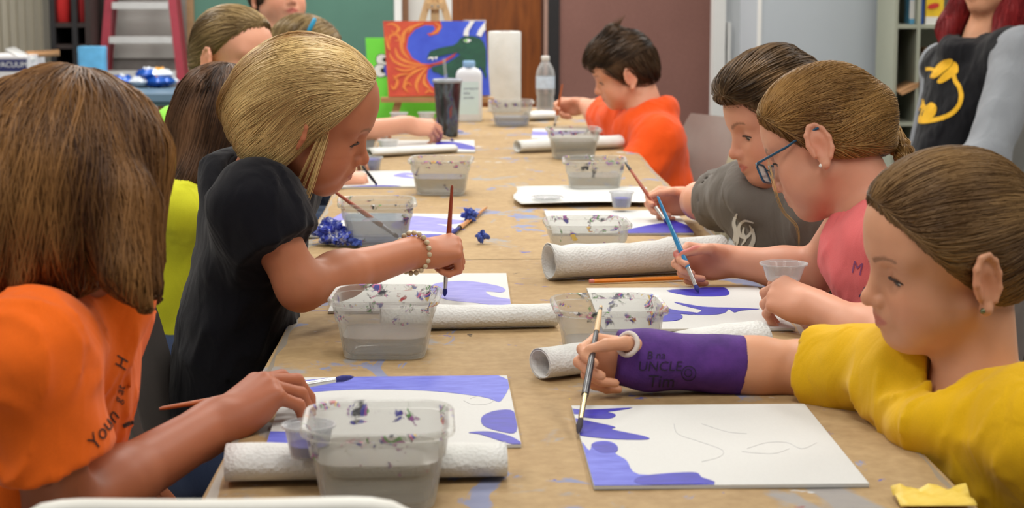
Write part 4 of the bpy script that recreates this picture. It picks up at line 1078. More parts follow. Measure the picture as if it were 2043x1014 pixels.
def face_cols(V, R, o, s, fz=.94):
    p = ((V - o) @ R) / s; ay = np.abs(p[:, 1]); c = np.zeros((len(V), 3)); g = lambda d, w: np.clip(1 - d / w, 0, 1)
    zl = -.0535 * fz
    lip = g(np.abs(p[:, 2] - zl - .0005) / (1.02 - (ay / .022) ** 2).clip(.05), .0095) * (ay < .0205) * (p[:, 0] > .076)
    c[:, 0] = np.clip(lip * 1.9, 0, .85)
    t = np.clip((ay - .012) / .034, 0, 1); zb = .0215 + .0065 * np.sin(t * 2.4); wb = .0042 * (1 - .45 * t)
    c[:, 1] = np.clip(g(np.abs(p[:, 2] - zb), wb) * 2, 0, 1) * (ay > .011) * (ay < .047) * (p[:, 0] > .045) * .62
    d = np.sqrt(((p[:, 0] - .062) / 1.2) ** 2 + (ay - .04) ** 2 + (p[:, 2] + .03) ** 2); c[:, 2] = np.exp(-(d / .022) ** 2) * .5
    de = np.sqrt((p[:, 0] + .004) ** 2 + (ay - .078) ** 2 + (p[:, 2] + .006) ** 2); c[:, 2] = np.maximum(c[:, 2], np.exp(-(de / .022) ** 2) * .5)
    dn = np.sqrt((p[:, 0] - .1) ** 2 + p[:, 1] ** 2 + (p[:, 2] + .026) ** 2); c[:, 2] = np.maximum(c[:, 2], np.exp(-(dn / .013) ** 2) * .4)
    return c

# ------------------------------------------------------------------ hand (fingers along +x, back of the hand +z, thumb on +y for a right hand)
GRIPS = {
    'pen': dict(f=[(58, 42, 22), (62, 55, 28), (70, 72, 35), (74, 78, 38)], t=[(.62, .48, -.62), (.92, .02, -.40), (.93, -.22, -.30)]),
    'fist': dict(f=[(68, 70, 30), (76, 82, 40), (80, 88, 42), (80, 88, 42)], t=[(.66, .42, -.62), (.86, -.20, -.48), (.72, -.58, -.38)]),
    'drape': dict(f=[(26, 42, 26), (34, 44, 26), (44, 44, 26), (50, 46, 26)], t=[(.62, .50, -.62), (.84, .22, -.50), (.90, .05, -.42)]),
    'relaxed': dict(f=[(12, 42, 28), (18, 46, 28), (26, 46, 28), (30, 46, 28)], t=[(.70, .56, -.44), (.86, .30, -.42), (.92, .14, -.36)]),
    'pinch': dict(f=[(38, 40, 20), (44, 44, 22), (52, 50, 25), (58, 54, 26)], t=[(.62, .50, -.60), (.90, .16, -.42), (.95, -.05, -.30)]),
}
def hand_prims(f, R, o, s, right=True, grip='pen'):
    """returns thumb tip, index tip in world"""
    f.frame(R, o, s); m = 1 if right else -1; G = GRIPS[grip]
    Y = lambda p: np.array([p[0], p[1] * m, p[2]])
    mcp = [(.088, .026, .0), (.091, .006, .003), (.085, -.014, .001), (.076, -.032, -.004)]; ln = [(.044, .026, .021), (.049, .030, .022), (.045, .028, .021), (.035, .021, .019)]
    rad = [(.0100, .0088, .0078), (.0103, .0090, .0079), (.0098, .0085, .0075), (.0088, .0076, .0068)]
    f.cap(Y((-.03, 0, 0)), Y((.015, 0, 0)), .0245, .024, k=.02)
    for i in range(4): f.cap(Y((.008, mcp[i][1] * .55, -.002)), Y(mcp[i]), .0155, .0112, k=.016)
    f.ell(Y((.045, .0, -.010)), (.042, .034, .014), k=.014); f.ell(Y((.038, .022, -.012)), (.026, .017, .015), k=.012); f.ell(Y((.040, -.024, -.011)), (.032, .014, .014), k=.012)
    tips = []
    for i in range(4):
        a = 0; p = np.array(mcp[i]); sp = (.10, .02, -.06, -.14)[i] * (1 - min(1, G['f'][i][0] / 80))
        for j in range(3):
            a += math.radians(G['f'][i][j]); d = np.array([math.cos(a) * math.cos(sp), math.sin(sp) * abs(math.cos(a)), -math.sin(a)]); q = p + d * ln[i][j]
            f.cap(Y(p), Y(q), rad[i][j], rad[i][min(2, j + 1)] * (.94 if j == 2 else 1), k=.0035); p = q
        tips.append(Y(p))
    p = np.array([.020, .022, -.010]); tl = (.044, .033, .027); tr = (.0130, .0105, .0092, .0078)
    for j in range(3):
        q = p + unit(G['t'][j]) * tl[j]; f.cap(Y(p), Y(q), tr[j], tr[j + 1], k=.006 if j else .014); p = q
    tt = f.w(Y(p)); it = f.w(tips[0]); f.frame(); return tt, it
def hand_frame(fwd, back):
    x = unit(fwd); z = np.asarray(back, float); z = unit(z - x * (z @ x)); return np.column_stack([x, np.cross(z, x), z])

# ------------------------------------------------------------------ hair: a volume plus strands laid over its surface
def sampler(D, lo, vox):
    n = np.array(D.shape)
    def val(p):
        q = (p - lo) / vox; i = np.clip(np.floor(q).astype(int), 0, n - 2); t = np.clip(q - i, 0, 1); r = 0
        for a in (0, 1):
            for b in (0, 1):
                for c in (0, 1):
                    w_ = (t[:, 0] if a else 1 - t[:, 0]) * (t[:, 1] if b else 1 - t[:, 1]) * (t[:, 2] if c else 1 - t[:, 2]); r = r + w_ * D[i[:, 0] + a, i[:, 1] + b, i[:, 2] + c]
        return r
    def grad(p):
        e = vox * 1.2; g = np.stack([val(p + d) - val(p - d) for d in np.eye(3) * e], 1); return g / (np.linalg.norm(g, axis=1)[:, None] + 1e-9)
    return val, grad
def strand_tubes(pts, rad, cols, w0=.35):
    """pts (N,m,3) -> three-sided tubes"""
    N, m, _ = pts.shape; t = np.gradient(pts, axis=1); t /= np.linalg.norm(t, axis=2)[:, :, None] + 1e-12
    u = np.cross(t, np.array([.31, .52, .79])); u /= np.linalg.norm(u, axis=2)[:, :, None] + 1e-12; w_ = np.cross(t, u)
    prof = np.interp(np.linspace(0, 1, m), [0, .15, .6, 1], [w0, 1, 1, .12]); r = rad[:, None, None] * prof[None, :, None]
    V = np.stack([pts + r * (u * math.cos(a) + w_ * math.sin(a)) for a in (0, 2.094, 4.189)], 2).reshape(-1, 3)
    b = (np.arange(N)[:, None, None] * m + np.arange(m - 1)[None, :, None]) * 3; j = np.arange(3)[None, None, :]; k = (j + 1) % 3
    Q = np.stack([b + j, b + k, b + 3 + k, b + 3 + j], 3).reshape(-1, 4)
    return V, Q, np.repeat(cols, m * 3, axis=0)
def hair_object(name, f, flow, mtl, parent, vox=.004, n=1500, length=.09, nseg=7, rad=.0010, seed=0, off=(.0, .0016), wave=.0, free=.0, keep=None, base_shade=.48, label=None, jit=.05, lock=(1, 1, 1), lock_amp=0.0):
    if lock_amp: f.disp = ridges(seed + 40, lock_amp, 95, lock)
    D, lo, vx = f.grid(vox); V, Q = nets(D, lo, vx); r = np.random.default_rng(seed); val, grad = sampler(D, lo, vx)
    sel = V if keep is None else V[keep(V)]
    D_, g_ = grad(sel), CAM - sel; wgt = np.where(np.sum(D_ * g_, 1) > -.3 * np.linalg.norm(g_, axis=1), 1.0, .22)   # fewer strands on the side away from the lens
    p = sel[r.choice(len(sel), n, p=wgt / wgt.sum())]; ofs = r.uniform(off[0], off[1], n)[:, None]; g = grad(p); p = p + g * ofs
    L = length * r.uniform(.6, 1.25, n); st = (L / nseg)[:, None]; back = r.uniform(0, .5, n)[:, None] * L[:, None] / 4
    for i in range(4):                                     # slide the roots upstream so that the hairline is covered too
        g0 = grad(p); d = flow(p); d = d - g0 * np.sum(d * g0, 1)[:, None]; d /= np.linalg.norm(d, axis=1)[:, None] + 1e-9; q = p - d * back; g1 = grad(q); q = q - g1 * (val(q)[:, None] - ofs)
        ok = (np.sum(g0 * g1, 1) > .75)[:, None]; p = np.where(ok, q, p)
    pts = [p]; ph = sines(seed + 3, 2.6, 38, 6)(p) + r.normal(0, .35, n); side_j = r.standard_normal((n, 3)) * jit
    for i in range(nseg):
        g = grad(p); d = flow(p) + side_j; d = d - g * np.sum(d * g, 1)[:, None] * (1 - free); d /= np.linalg.norm(d, axis=1)[:, None] + 1e-9
        if wave: d = d + np.cross(g, d) * (wave * np.sin(ph + i * 1.3 + p[:, 2] * 55))[:, None]
        p = p + d * st * np.where(val(p)[:, None] > .007, .25, 1.0); dv = val(p)[:, None]; g = grad(p)
        p = p - g * np.where(np.abs(dv) < .03, (dv - ofs) * .75, 0); pts.append(p)
    pts = np.stack(pts, 1)
    lump = sines(seed + 5, .26, 75, 7, lock)(pts[:, nseg // 2]); sh = np.clip(.46 + lump + r.normal(0, .08, n), 0, 1)
    cv = np.zeros((n, 3)); cv[:, 0] = sh
    V2, Q2, C2 = strand_tubes(pts, rad * r.uniform(.55, 1.4, n), cv)
    cb = np.zeros((len(V), 3)); cb[:, 0] = np.clip(base_shade + sines(seed + 9, .12, 90, 6)(V), 0, 1)
    VV = np.concatenate([V, V2]); me = fastmesh(name, to_local(VV, parent), np.concatenate([Q, Q2 + len(V)]), True, np.concatenate([cb, C2]))
    o = link(name, me, mtl, parent)
    if label: o['label'] = label
    return o

# ================================================================== PEOPLE
M_jean = fabric('denim', srgb(58, 70, 98), .2); M_shoe = mat('shoe', srgb(70, 66, 70), .6)
HEADS = {}
def person(name, label, head, neck, hip, shR, shL, armR, armL, skin_m, shirt, sleeve=.62, hands=None, hs=.80, build=1.0, sc=1.05, voxh=.0028, fwd_legs=None, seat=.47, folds=(.0028, 42), collar=True, sleeveless=False, shirt_name='t_shirt', collar_m=None, fz=.94, shirt_vox=.0078, sleeve_m=None, long_sleeve=False, extra_shirt=None, gaze=(.80, 0, -.60), group='pupils around the table', slv_r=1.0, cat='person', trousers=M_jean, lat=True, armvox=.0027):
    """head: (origin, azimuth, pitch, roll) in world/degrees; arms: (elbow, wrist) ; hands: {'R': (fwd, back, grip)}"""
    ho, az, pi_, ro = head; ho = np.asarray(ho, float); R = rotz(math.radians(az)) @ roty(math.radians(pi_)) @ rotx(math.radians(ro))
    if sc < 1.05: ho = ho + R @ (np.array([.085, 0, -.03]) * (1.05 - sc))
    neck, hip, shR, shL = (np.asarray(v, float) for v in (neck, hip, shR, shL))
    root = empty('person', (float(hip[0]), float(hip[1]), 0.0), label, cat, group)
    up = unit(neck - hip); left = shL - shR; left = unit(left - up * (left @ up)); fw = np.cross(left, up); TR = np.column_stack([fw, left, up]); b = build
    L = np.linalg.norm(neck - hip)
    f = Field(); head_prims(f, R, ho, sc, fz)
    nk = ho + R @ (np.array([-.022, 0, -.045]) * sc)
    f.cap(nk, neck - up * .02, .043 * b * sc / 1.05, .050 * b, k=.03)
    # torso under the clothes
    f.frame(TR, hip); f.ell((0, 0, L * .68), (.070 * b, .105 * b, L * .30), k=.05); f.ell((0, 0, L * .25), (.072 * b, .098 * b, L * .34), k=.05); f.ell((0, 0, .0), (.075 * b, .110 * b, .075), k=.05)
    f.frame(); tops = {}
    for sh, key in ((shR, 'R'), (shL, 'L')):
        f.cap(neck - up * .035, sh, .040 * b, .036 * b, k=.03)
    boxes = []
    hb = {}
    for sh, arm, key in ((shR, armR, 'R'), (shL, armL, 'L')):
        if arm is None: continue
        el, wr = np.asarray(arm[0], float), np.asarray(arm[1], float); h = (hands or {}).get(key)
        if h is not None and len(h) > 3:
            q_ = Field(); t1, t2 = hand_prims(q_, hand_frame(h[0], h[1]), wr, hs, key == 'R', h[2]); wr = wr + np.asarray(h[3], float) - (t1 + t2) / 2; HEADS['w' + name] = wr
            if key == 'R': armR = (el, wr)
            else: armL = (el, wr)
        f.cap(sh, el, .039 * b, .033 * b, k=.02); f.cap(el, el + (wr - el) * .35, .034 * b, .034 * b, k=.02); f.cap(el + (wr - el) * .3, wr, .0345 * b, .0235 * hs / .8, k=.02)
        if h is None: fwd, back, grip = wr - el, (0, 0, 1), 'relaxed'
        else: fwd, back, grip = h[:3]
        HR = hand_frame(fwd, back); f_ = len(f.ops); tt, it = hand_prims(f, HR, wr, hs, key == 'R', grip); HEADS[name + key] = (tt, it, wr, HR)
        P_ = np.array([q[2] for q in f.ops[f_:]] + [q[3] for q in f.ops[f_:] if q[0] == 'cap']); 
        if h is not None: P_ = np.concatenate([P_, [el - .03, el + .03, sh + (el - sh) * (.05 if sleeveless else .3)]])
        boxes.append((P_.min(0) - .016, P_.max(0) + .016, armvox if h is not None else .006))
    # legs
    fl = unit(np.array([fw[0], fw[1], 0])) if fwd_legs is None else unit(fwd_legs); lf = np.array([-fl[1], fl[0], 0]); hz = seat + .055
    legs = []
    for y in (1, -1):
        h0 = np.array([hip[0], hip[1], hz]) + lf * y * .065 * b; kn = h0 + fl * .33 + lf * y * .02; kn[2] = hz - .01; an = kn + fl * .02; an[2] = .08
        legs.append((h0, kn, an)); f.cap(h0, kn, .058 * b, .045 * b, k=.03); f.cap(kn, an, .042 * b, .028 * b, k=.02)
        f.cap(an, an + fl * .12 - np.array([0, 0, .045]), .026, .02, k=.02)
    # mesh the one skin field at several resolutions
    hl, hh = ho - .16 * sc, ho + .16 * sc; boxes.insert(0, (hl, hh, voxh))
    V, Q = f.mesh(.0115); c = V[Q].mean(1); keep = np.ones(len(Q), bool)
    for (lo, hi, vx) in boxes: keep &= ~np.all((c > lo + .014) & (c < hi - .014), 1)
    Vs, Qs = [V], [Q[keep]]; n0 = len(V)
    for bi, (lo, hi, vx) in enumerate(boxes):
        v_, q_ = f.mesh(vx, lo, hi); c = v_[q_].mean(1); kp = np.ones(len(q_), bool)
        for (l2, h2, v2) in boxes:
            if v2 < vx: kp &= ~np.all((c > l2 + .012) & (c < h2 - .012), 1)
        q_ = q_[kp]; Vs.append(v_); Qs.append(q_ + n0); n0 += len(v_)
    V = np.concatenate(Vs); Q = np.concatenate(Qs); used = np.zeros(len(V), bool); used[Q.ravel()] = True; mp = np.cumsum(used) - 1
    V = V[used]; Q = mp[Q]
    body = link('body', fastmesh('body', to_local(V, root), Q, True, face_cols(V, R, ho, sc, fz)), skin_m, root)
    eye_parts(root, R, ho, sc, gaze)
    # shirt
    s = Field(); g = .012
    if not sleeveless and sleeve_m is None:                      # sleeves first, so that their hems cut only themselves
        for sh, arm, key in ((shR, armR, 'R'), (shL, armL, 'L')):
            if arm is None: continue
            el, wr = np.asarray(arm[0], float), np.asarray(arm[1], float); e = sh + (el - sh) * min(1, sleeve); d = unit(el - sh)
            s.cap(sh, e + d * .01, .038 * b * slv_r + g * .5, .043 * b * slv_r + g, k=.002)
            bx_ = (np.minimum(e, e + d * .09) - .07, np.maximum(e, e + d * .09) + .07)
            s.half(e, d, k=.004, lim=bx_); rh_ = .043 * b * slv_r + g - .0155; s.cap(e - d * .03, e + d * .04, rh_ - .002, rh_, k=.004, op='-')
    s.frame(TR, hip)
    s.ell((.004, 0, L * .66), (.072 * b + g, .108 * b + g, L * .32), k=.03); s.ell((.006, 0, L * .30), (.078 * b + g, .102 * b + g, L * .34), k=.07); s.ell((.0, 0, .015), (.082 * b + g, .114 * b + g, .085), k=.05); s.ell((.016, 0, L - .075), (.060 * b + g * .6, .090 * b + g, .062), k=.06); s.frame()
    for sh, arm, key in ((shR, armR, 'R'), (shL, armL, 'L')):
        if sleeveless: s.cap(neck - up * .04, neck - up * .04 + (sh - neck + up * .04) * .72, .044 * b, .042 * b, k=.035); continue
        s.cap(neck - up * .045, sh + (neck - sh) * .25 - up * .006, .050 * b, .046 * b, k=.05); s.cap(neck - up * .042, sh, .045 * b + .002, .038 * b + .003, k=.05)
        if lat: s.cap(sh + (neck - sh) * .12 - up * .015, hip + up * L * .52 + (sh - neck) * .30, .040 * b + .004, .055 * b, k=.06)
    if extra_shirt: extra_shirt(s)
    nd = unit(nk - neck); fwn = unit(fw - nd * (fw @ nd)); lfn = np.cross(nd, fwn)
    ring = [neck + (lfn * math.cos(a) + fwn * (math.sin(a) + .08)) * .0575 * b - nd * (.014 * math.sin(a) + .004) for a in np.linspace(0, 2 * math.pi, 29)]
    if collar:
        for a_, b_ in zip(ring[:-1], ring[1:]): s.cap(a_ - nd * .016, b_ - nd * .016, .019 * b, .019 * b, k=.03)
    s.cap(neck - nd * .03 + fw * .004, neck + nd * .09, .0500 * b, .056 * b, k=.005, op='-')
    d1, d2 = sines(sum(map(ord, label)) % 999, folds[0], folds[1], 10, (1, 1, .6)), sines(sum(map(ord, label)) % 997 + 3, folds[0] * .5, folds[1] * 2.2, 8)
    d3 = ridges(sum(map(ord, label)) % 777, folds[0] * 1.5, folds[1] * 2.6, (1, 1, .4)); s.disp = lambda p: np.minimum(d1(p) + d2(p) - d3(p), .0028)
    V, Q = s.mesh(shirt_vox)
    sh_o = link(shirt_name, fastmesh(shirt_name, to_local(V, root), Q, True), shirt, root)
    if collar:
        MB().tube(neck + (np.array(ring) - neck) * .955 + nd * .010, .0062 * b, 8, cap=False).build('collar', collar_m or shirt, sh_o, smooth=True)
    if sleeve_m is not None:
        for sh, arm, key in ((shR, armR, 'R'), (shL, armL, 'L')):
            el, wr = np.asarray(arm[0], float), np.asarray(arm[1], float); q = Field(); q.cap(neck - up * .05 + (sh - neck) * .55, sh, .046 * b, .050 * b, k=.02); q.cap(sh, el, .051 * b, .047 * b, k=.03); q.cap(el, wr, .046 * b, .033 * b, k=.03); q.disp = sines(31, .004, 55, 10, (1, 1, .5)); v_, q_ = q.mesh(.006)
            link('sleeve', fastmesh('sleeve', to_local(v_, root), q_, True), sleeve_m, root)
    # trousers and shoes
    t = Field(); t.ell((hip[0], hip[1], hz), (.11 * b, .125 * b, .075), R=np.column_stack([fl, lf, (0, 0, 1)]), k=.0)
    for (h0, kn, an) in legs: t.cap(h0, kn, .068 * b, .055 * b, k=.04); t.cap(kn, an + np.array([0, 0, .02]), .054 * b, .042 * b, k=.02)
    t.disp = sines(5, .003, 50, 8); V, Q = t.mesh(.019); link('trousers', fastmesh('trousers', to_local(V, root), Q, True), trousers, root)
    for (h0, kn, an) in legs:
        q = Field(); a0 = np.array([an[0], an[1], .036]); q.cap(a0 - fl * .03, a0 + fl * .12, .034, .030, k=.02); q.cap(a0 - fl * .02 + (0, 0, .04), a0, .034, .034, k=.02); q.half((a0[0], a0[1], .002), (0, 0, -1), k=.003); V, Q = q.mesh(.012); link('shoe', fastmesh('shoe', to_local(V, root), Q, True), M_shoe, root)
    HEADS[name] = dict(R=R, o=ho, s=sc, root=root, shirt=sh_o, body=body, TR=TR, neck=neck, hip=hip, up=up, fw=fw, left=left)
    return HEADS[name]
def W_(h, p): return h['o'] + h['R'] @ (np.asarray(p, float) * h['s'])
def hair_cap(f, h, thick=.010, line=((.080, 0, .074), (.75, 0, -.66)), nape=-.045, k=.008, side=0.0):
    """scalp cap ending at the hairline (a plane in head space) and at the nape"""
    f.frame(h['R'], h['o'], h['s'])
    f.ell((-.005, 0, .038), (.088 + thick, .074 + thick * .8, .077 + thick), k=.0); f.ell((.022, 0, .042), (.060 + thick, .064 + thick * .8, .056 + thick), k=.03); f.ell((-.040, 0, -.012), (.054 + thick * .5, .060 + thick * .5, .055), k=.03)
    f.half(line[0], line[1], k=k)
    for y in (1, -1): f.ell((-.006, y * .086, -.006), (.0205, .020, .034), k=.004, op='-')
    f.half((0, 0, nape), (.25, 0, -1), k=k)
    f.frame()
def toward(pt):
    pt = np.asarray(pt, float); return lambda p: (pt - p) / (np.linalg.norm(pt - p, axis=1)[:, None] + 1e-6)
def decal_px(h_obj, polys, m, name, parent, lift=.0009, maxlen=7.0):
    """print pressed onto a surface: 2-D shapes drawn in the photo's pixels, laid on the garment where they are seen, with real thickness"""
    o3 = np.zeros(3); p = h_obj; me = h_obj.data
    while p is not None: o3 += np.array(p.location); p = p.parent
    Vm = np.zeros(len(me.vertices) * 3, np.float32); me.vertices.foreach_get('co', Vm); Vm = Vm.reshape(-1, 3) + o3
    bvh = BVHTree.FromPolygons(Vm.tolist(), [tuple(q.vertices) for q in me.polygons]); bm = bmesh.new()
    for (P2, F2) in polys:
        vs = [bm.verts.new((q[0], q[1], 0)) for q in P2]
        for fc in F2:
            try: bm.faces.new([vs[i] for i in fc])
            except ValueError: pass
    bmesh.ops.triangulate(bm, faces=bm.faces)
    for _ in range(4):
        long_ = [e for e in bm.edges if e.calc_length() > maxlen]
        if not long_: break
        bmesh.ops.subdivide_edges(bm, edges=long_, cuts=1); bmesh.ops.triangulate(bm, faces=bm.faces)
    miss = []; base = to_local(np.zeros(3), parent)
    for vt in bm.verts:
        d = unit(ray(vt.co.x, vt.co.y)); hit = bvh.ray_cast(Vector(CAM), Vector(d), 20)
        if hit[0] is None: miss.append(vt); continue
        n = np.array(hit[1]); n = n if n @ d < 0 else -n; vt.co = Vector(np.array(hit[0]) + n * lift + base)
    if miss: bmesh.ops.delete(bm, geom=miss, context='VERTS')
    me2 = bpy.data.meshes.new(name); bm.to_mesh(me2); bm.free(); return link(name, me2, m, parent)
def shape(pts, sm=4):
    q = spline(np.array(pts, float), sm) if sm else np.array(pts, float); return (q, tess(q))
def stroke2(pts, w, taper=False):
    q = spline(np.array(pts, float), 6, closed=False); n = len(q); t = np.gradient(q, axis=0); t /= np.linalg.norm(t, axis=1)[:, None] + 1e-9; nn = np.column_stack([-t[:, 1], t[:, 0]])
    k = (np.sin(np.linspace(.3, math.pi - .3, n)) if taper else np.ones(n))[:, None] * w / 2
    return (np.concatenate([q + nn * k, q - nn * k]), [(i, i + 1, n + i + 1, n + i) for i in range(n - 1)])

# ---------------------------------------------------------------- fabrics
F_orange = fabric('tee_orange', srgb(244, 108, 26)); F_black = fabric('tee_black', srgb(17, 17, 24)); F_yellow = fabric('tee_yellow', srgb(226, 178, 20)); F_lemon = fabric('tee_lemon', srgb(206, 206, 44))
F_pink = fabric('tank_pink', srgb(250, 124, 126)); F_grey = fabric('tee_grey', srgb(104, 98, 92)); F_orange2 = fabric('tee_orange_far', srgb(236, 84, 24)); F_green = fabric('tee_green', srgb(150, 226, 84)); F_hgrey = fabric('sleeve_grey', srgb(140, 144, 150)); F_teal = fabric('blouse_teal', srgb(70, 110, 120))

# brush axes (handle end, bristle tip) shared by the hands that hold them
BR = {'yg': (P(1199, 612, 2.36), T(1153, 866, TZ + .006)), 'bg': (P(902, 370, 2.98), T(887, 592, TZ + .006)), 'gg': (P(1312, 392, 3.12), T(1394, 584, TZ + .006)), 'bo': (P(1248, 325, 3.92), T(1332, 447, TZ + .006)), 'bf': (P(1122, 168, 6.16), T(1106, 253, TZ + .006)), 'cb': (P(799, 238, 5.66), T(906, 281, TZ + .006))}
def BP(k, t): return BR[k][0] * (1 - t) + BR[k][1] * t
# ---------------------------------------------------------------- girl in yellow with the purple cast
yg = person('yg', 'girl in a yellow T-shirt with a purple arm cast', ((.545, 2.072, .945), 186, 12, -8), P(1935, 790, 2.06), (.70, 2.02, .47), P(1825, 745, 2.15), P(2085, 860, 1.93),
            (P(1600, 738, 2.31), P(1300, 750, 2.33)), ((.68, 1.80, .66), (.58, 1.72, .56)), SK[0], F_yellow, hands={'R': ((-1, -.02, .10), (.15, .95, .25), 'pen', BP('yg', .42))}, voxh=.0025, sc=1.01, sleeve=.78, slv_r=1.08, folds=(.0042, 34), build=1.0, fwd_legs=(-1, 0, 0), shirt_vox=.0052)
# ---------------------------------------------------------------- blond girl in black
bg = person('bg', 'blond girl in a black T-shirt with a bead bracelet', ((-.228, 2.78, 1.046), 4, 24, 12), P(505, 374, 2.84), (-.385, 2.84, .47), P(515, 412, 2.66), P(560, 385, 3.0),
            (P(600, 572, 2.66), P(795, 538, 2.90)), ((-.38, 3.08, .74), (-.28, 3.0, .62)), SK[1], F_black, hands={'R': ((1, .42, .12), (-.25, -.50, .9), 'fist', BP('bg', .74))}, voxh=.0027, sc=1.03, sleeve=.40, folds=(.0036, 34), slv_r=1.02, build=.96, fwd_legs=(1, .1, 0), shirt_vox=.0055)
# ---------------------------------------------------------------- girl with glasses in pink
gg = person('gg', 'girl in a pink tank top wearing blue-framed glasses', ((.575, 2.95, .986), 155, 27, 8), P(1738, 400, 2.92), (.74, 2.80, .47), P(1710, 425, 3.02), P(1800, 475, 2.76),
            (P(1625, 545, 3.05), P(1418, 530, 3.10)), (P(1775, 690, 2.52), P(1628, 614, 2.66)), SK[2], F_pink, hands={'R': ((-1, .05, .06), (.15, .93, .30), 'pen', BP('gg', .66)), 'L': ((-.75, .72, .25), (.2, -.9, .5), 'pinch')}, voxh=.0027, sleeveless=True, fwd_legs=(-1, .2, 0), collar=False, shirt_name='tank_top', shirt_vox=.0055)
# ---------------------------------------------------------------- boy in grey
bo = person('bo', 'boy in a grey T-shirt with a white print', ((.565, 3.33, .992), 190, 18, 3), P(1552, 372, 3.36), (.74, 3.32, .47), P(1478, 392, 3.50), P(1655, 445, 3.20),
            (P(1400, 402, 3.70), P(1322, 398, 3.86)), ((.72, 3.08, .70), (.55, 3.10, .66)), SK[2], F_grey, hands={'R': ((-1, .25, .0), (.2, .9, .35), 'pen', BP('bo', .62))}, voxh=.0034, sc=1.01, sleeve=.58, slv_r=1.12, fwd_legs=(-1, 0, 0))
# ---------------------------------------------------------------- boy in orange
bf = person('bf', 'boy in an orange T-shirt at the far right of the table', ((.49, 5.65, .955), 176, 22, -8), P(1290, 225, 5.63), (.60, 5.55, .47), P(1245, 240, 5.80), P(1316, 284, 5.46),
            (P(1205, 232, 6.02), P(1150, 225, 6.14)), (P(1262, 362, 5.42), P(1262, 420, 5.60)), SK[2], F_orange2, hands={'R': ((-1, .1, .0), (.15, .9, .4), 'pen', BP('bf', .52))}, voxh=.004, armvox=.004, sc=1.0, sleeve=.75, slv_r=1.25, build=1.18, fwd_legs=(-1, 0, 0))
# ---------------------------------------------------------------- girl with the brown bob in orange
lo_ = person('lo', 'girl with a wavy brown bob in an orange T-shirt', ((-.428, 1.95, 1.002), 42, 18, 0), P(122, 578, 1.97), (-.54, 1.99, .47), P(52, 715, 1.79), P(190, 645, 2.12),
            (P(125, 1030, 1.83), P(425, 850, 2.10)), ((-.46, 2.18, .72), (-.38, 2.28, .60)), SK[3], F_orange, hands={'R': ((.66, .60, .42), (-.35, -.30, .88), 'drape')}, voxh=.006, sleeve=.62, slv_r=1.15, lat=False, folds=(.0042, 30), fwd_legs=(1, .3, 0), shirt_vox=.0052, hs=.95)
# ---------------------------------------------------------------- girl in lemon yellow with long dark hair
ll = person('ll', 'girl in a lemon yellow T-shirt with long dark brown hair', (P(442, 268, 3.66), 14, 22, 0), P(405, 360, 3.64), (-.60, 3.60, .47), P(362, 425, 3.52), P(430, 400, 3.78),
            ((-.48, 3.66, .74), (-.40, 3.78, .64)), ((-.50, 3.94, .74), (-.42, 4.0, .64)), SK[1], F_lemon, voxh=.006, sleeve=.7, fwd_legs=(1, 0, 0))
# ---------------------------------------------------------------- girl in green
gn = person('gn', 'girl in a lime green T-shirt with smooth pulled-back hair', ((-.535, 4.47, 1.045), -30, 7, -4), P(425, 204, 4.44), (-.70, 4.40, .47), P(356, 268, 4.34), P(440, 255, 4.58),
            ((-.46, 4.44, .78), P(668, 352, 4.56)), ((-.52, 4.80, .78), (-.36, 4.86, .78)), SK[2], F_green, hands={'R': ((1, .35, -.1), (-.2, -.3, .9), 'pen')}, voxh=.0038, armvox=.004, sleeve=.7, fwd_legs=(1, 0, 0))
# ---------------------------------------------------------------- child behind, with a blue clip
cb = person('cb', 'child with a blue hair clip behind the blond girl', (P(603, 122, 5.45), -10, 15, 0), P(590, 175, 5.44), (-.58, 5.40, .47), P(545, 205, 5.32), P(610, 200, 5.58),
            ((-.42, 5.45, .78), P(800, 276, 5.62)), ((-.50, 5.80, .78), (-.34, 5.84, .78)), SK[2], F_green, hands={'R': ((1, .12, -.1), (0, -.6, .8), 'pinch', BP('cb', .66))}, voxh=.005, sleeve=.6, armvox=.004, fwd_legs=(1, 0, 0))
# ---------------------------------------------------------------- two adults
R_ = rotz(math.radians(206)) @ roty(math.radians(0)) @ rotx(math.radians(4)); ro_ = P(1948, 20, 5.72) - R_ @ (np.array([.072, 0, -.090]) * 1.12)
rd = person('rd', 'red-haired adult in a black and grey raglan shirt with a yellow emblem', (ro_, 206, 0, 4), P(1958, 98, 5.78), P(1878, 420, 5.78), P(1885, 135, 5.98), P(2034, 105, 5.56),
            (P(1850, 345, 6.0), P(1830, 390, 5.7)), (P(1968, 318, 5.40), P(1880, 350, 5.32)), SK[0], fabric('raglan_black', srgb(20, 20, 24)), voxh=.005, build=1.42, sc=1.12, sleeve_m=F_hgrey, fwd_legs=(-.9, -.4, 0), collar=True, collar_m=F_hgrey, group='adults watching', shirt_name='raglan_shirt', hs=.95, fz=1.0)
R_ = rotz(math.radians(-58)) @ roty(math.radians(-4)); ao = P(583, 21, 6.6) - R_ @ (np.array([.090, 0, -.053]) * 1.14)
ad = person('ad', 'adult with short dark hair seated behind the child with the clip', (ao, -58, -4, 0), P(560, 92, 6.62), (-.66, 6.62, .48), P(505, 140, 6.52), P(625, 140, 6.72),
            ((-.80, 6.4, .78), (-.58, 6.34, .78)), ((-.40, 6.62, .76), (-.36, 6.46, .76)), SK[2], F_teal, voxh=.004, build=1.25, sc=1.14, fwd_legs=(.6, -.8, 0), group='adults watching', hs=.95, shirt_name='blouse', fz=1.0, gaze=(1, 0, -.1))

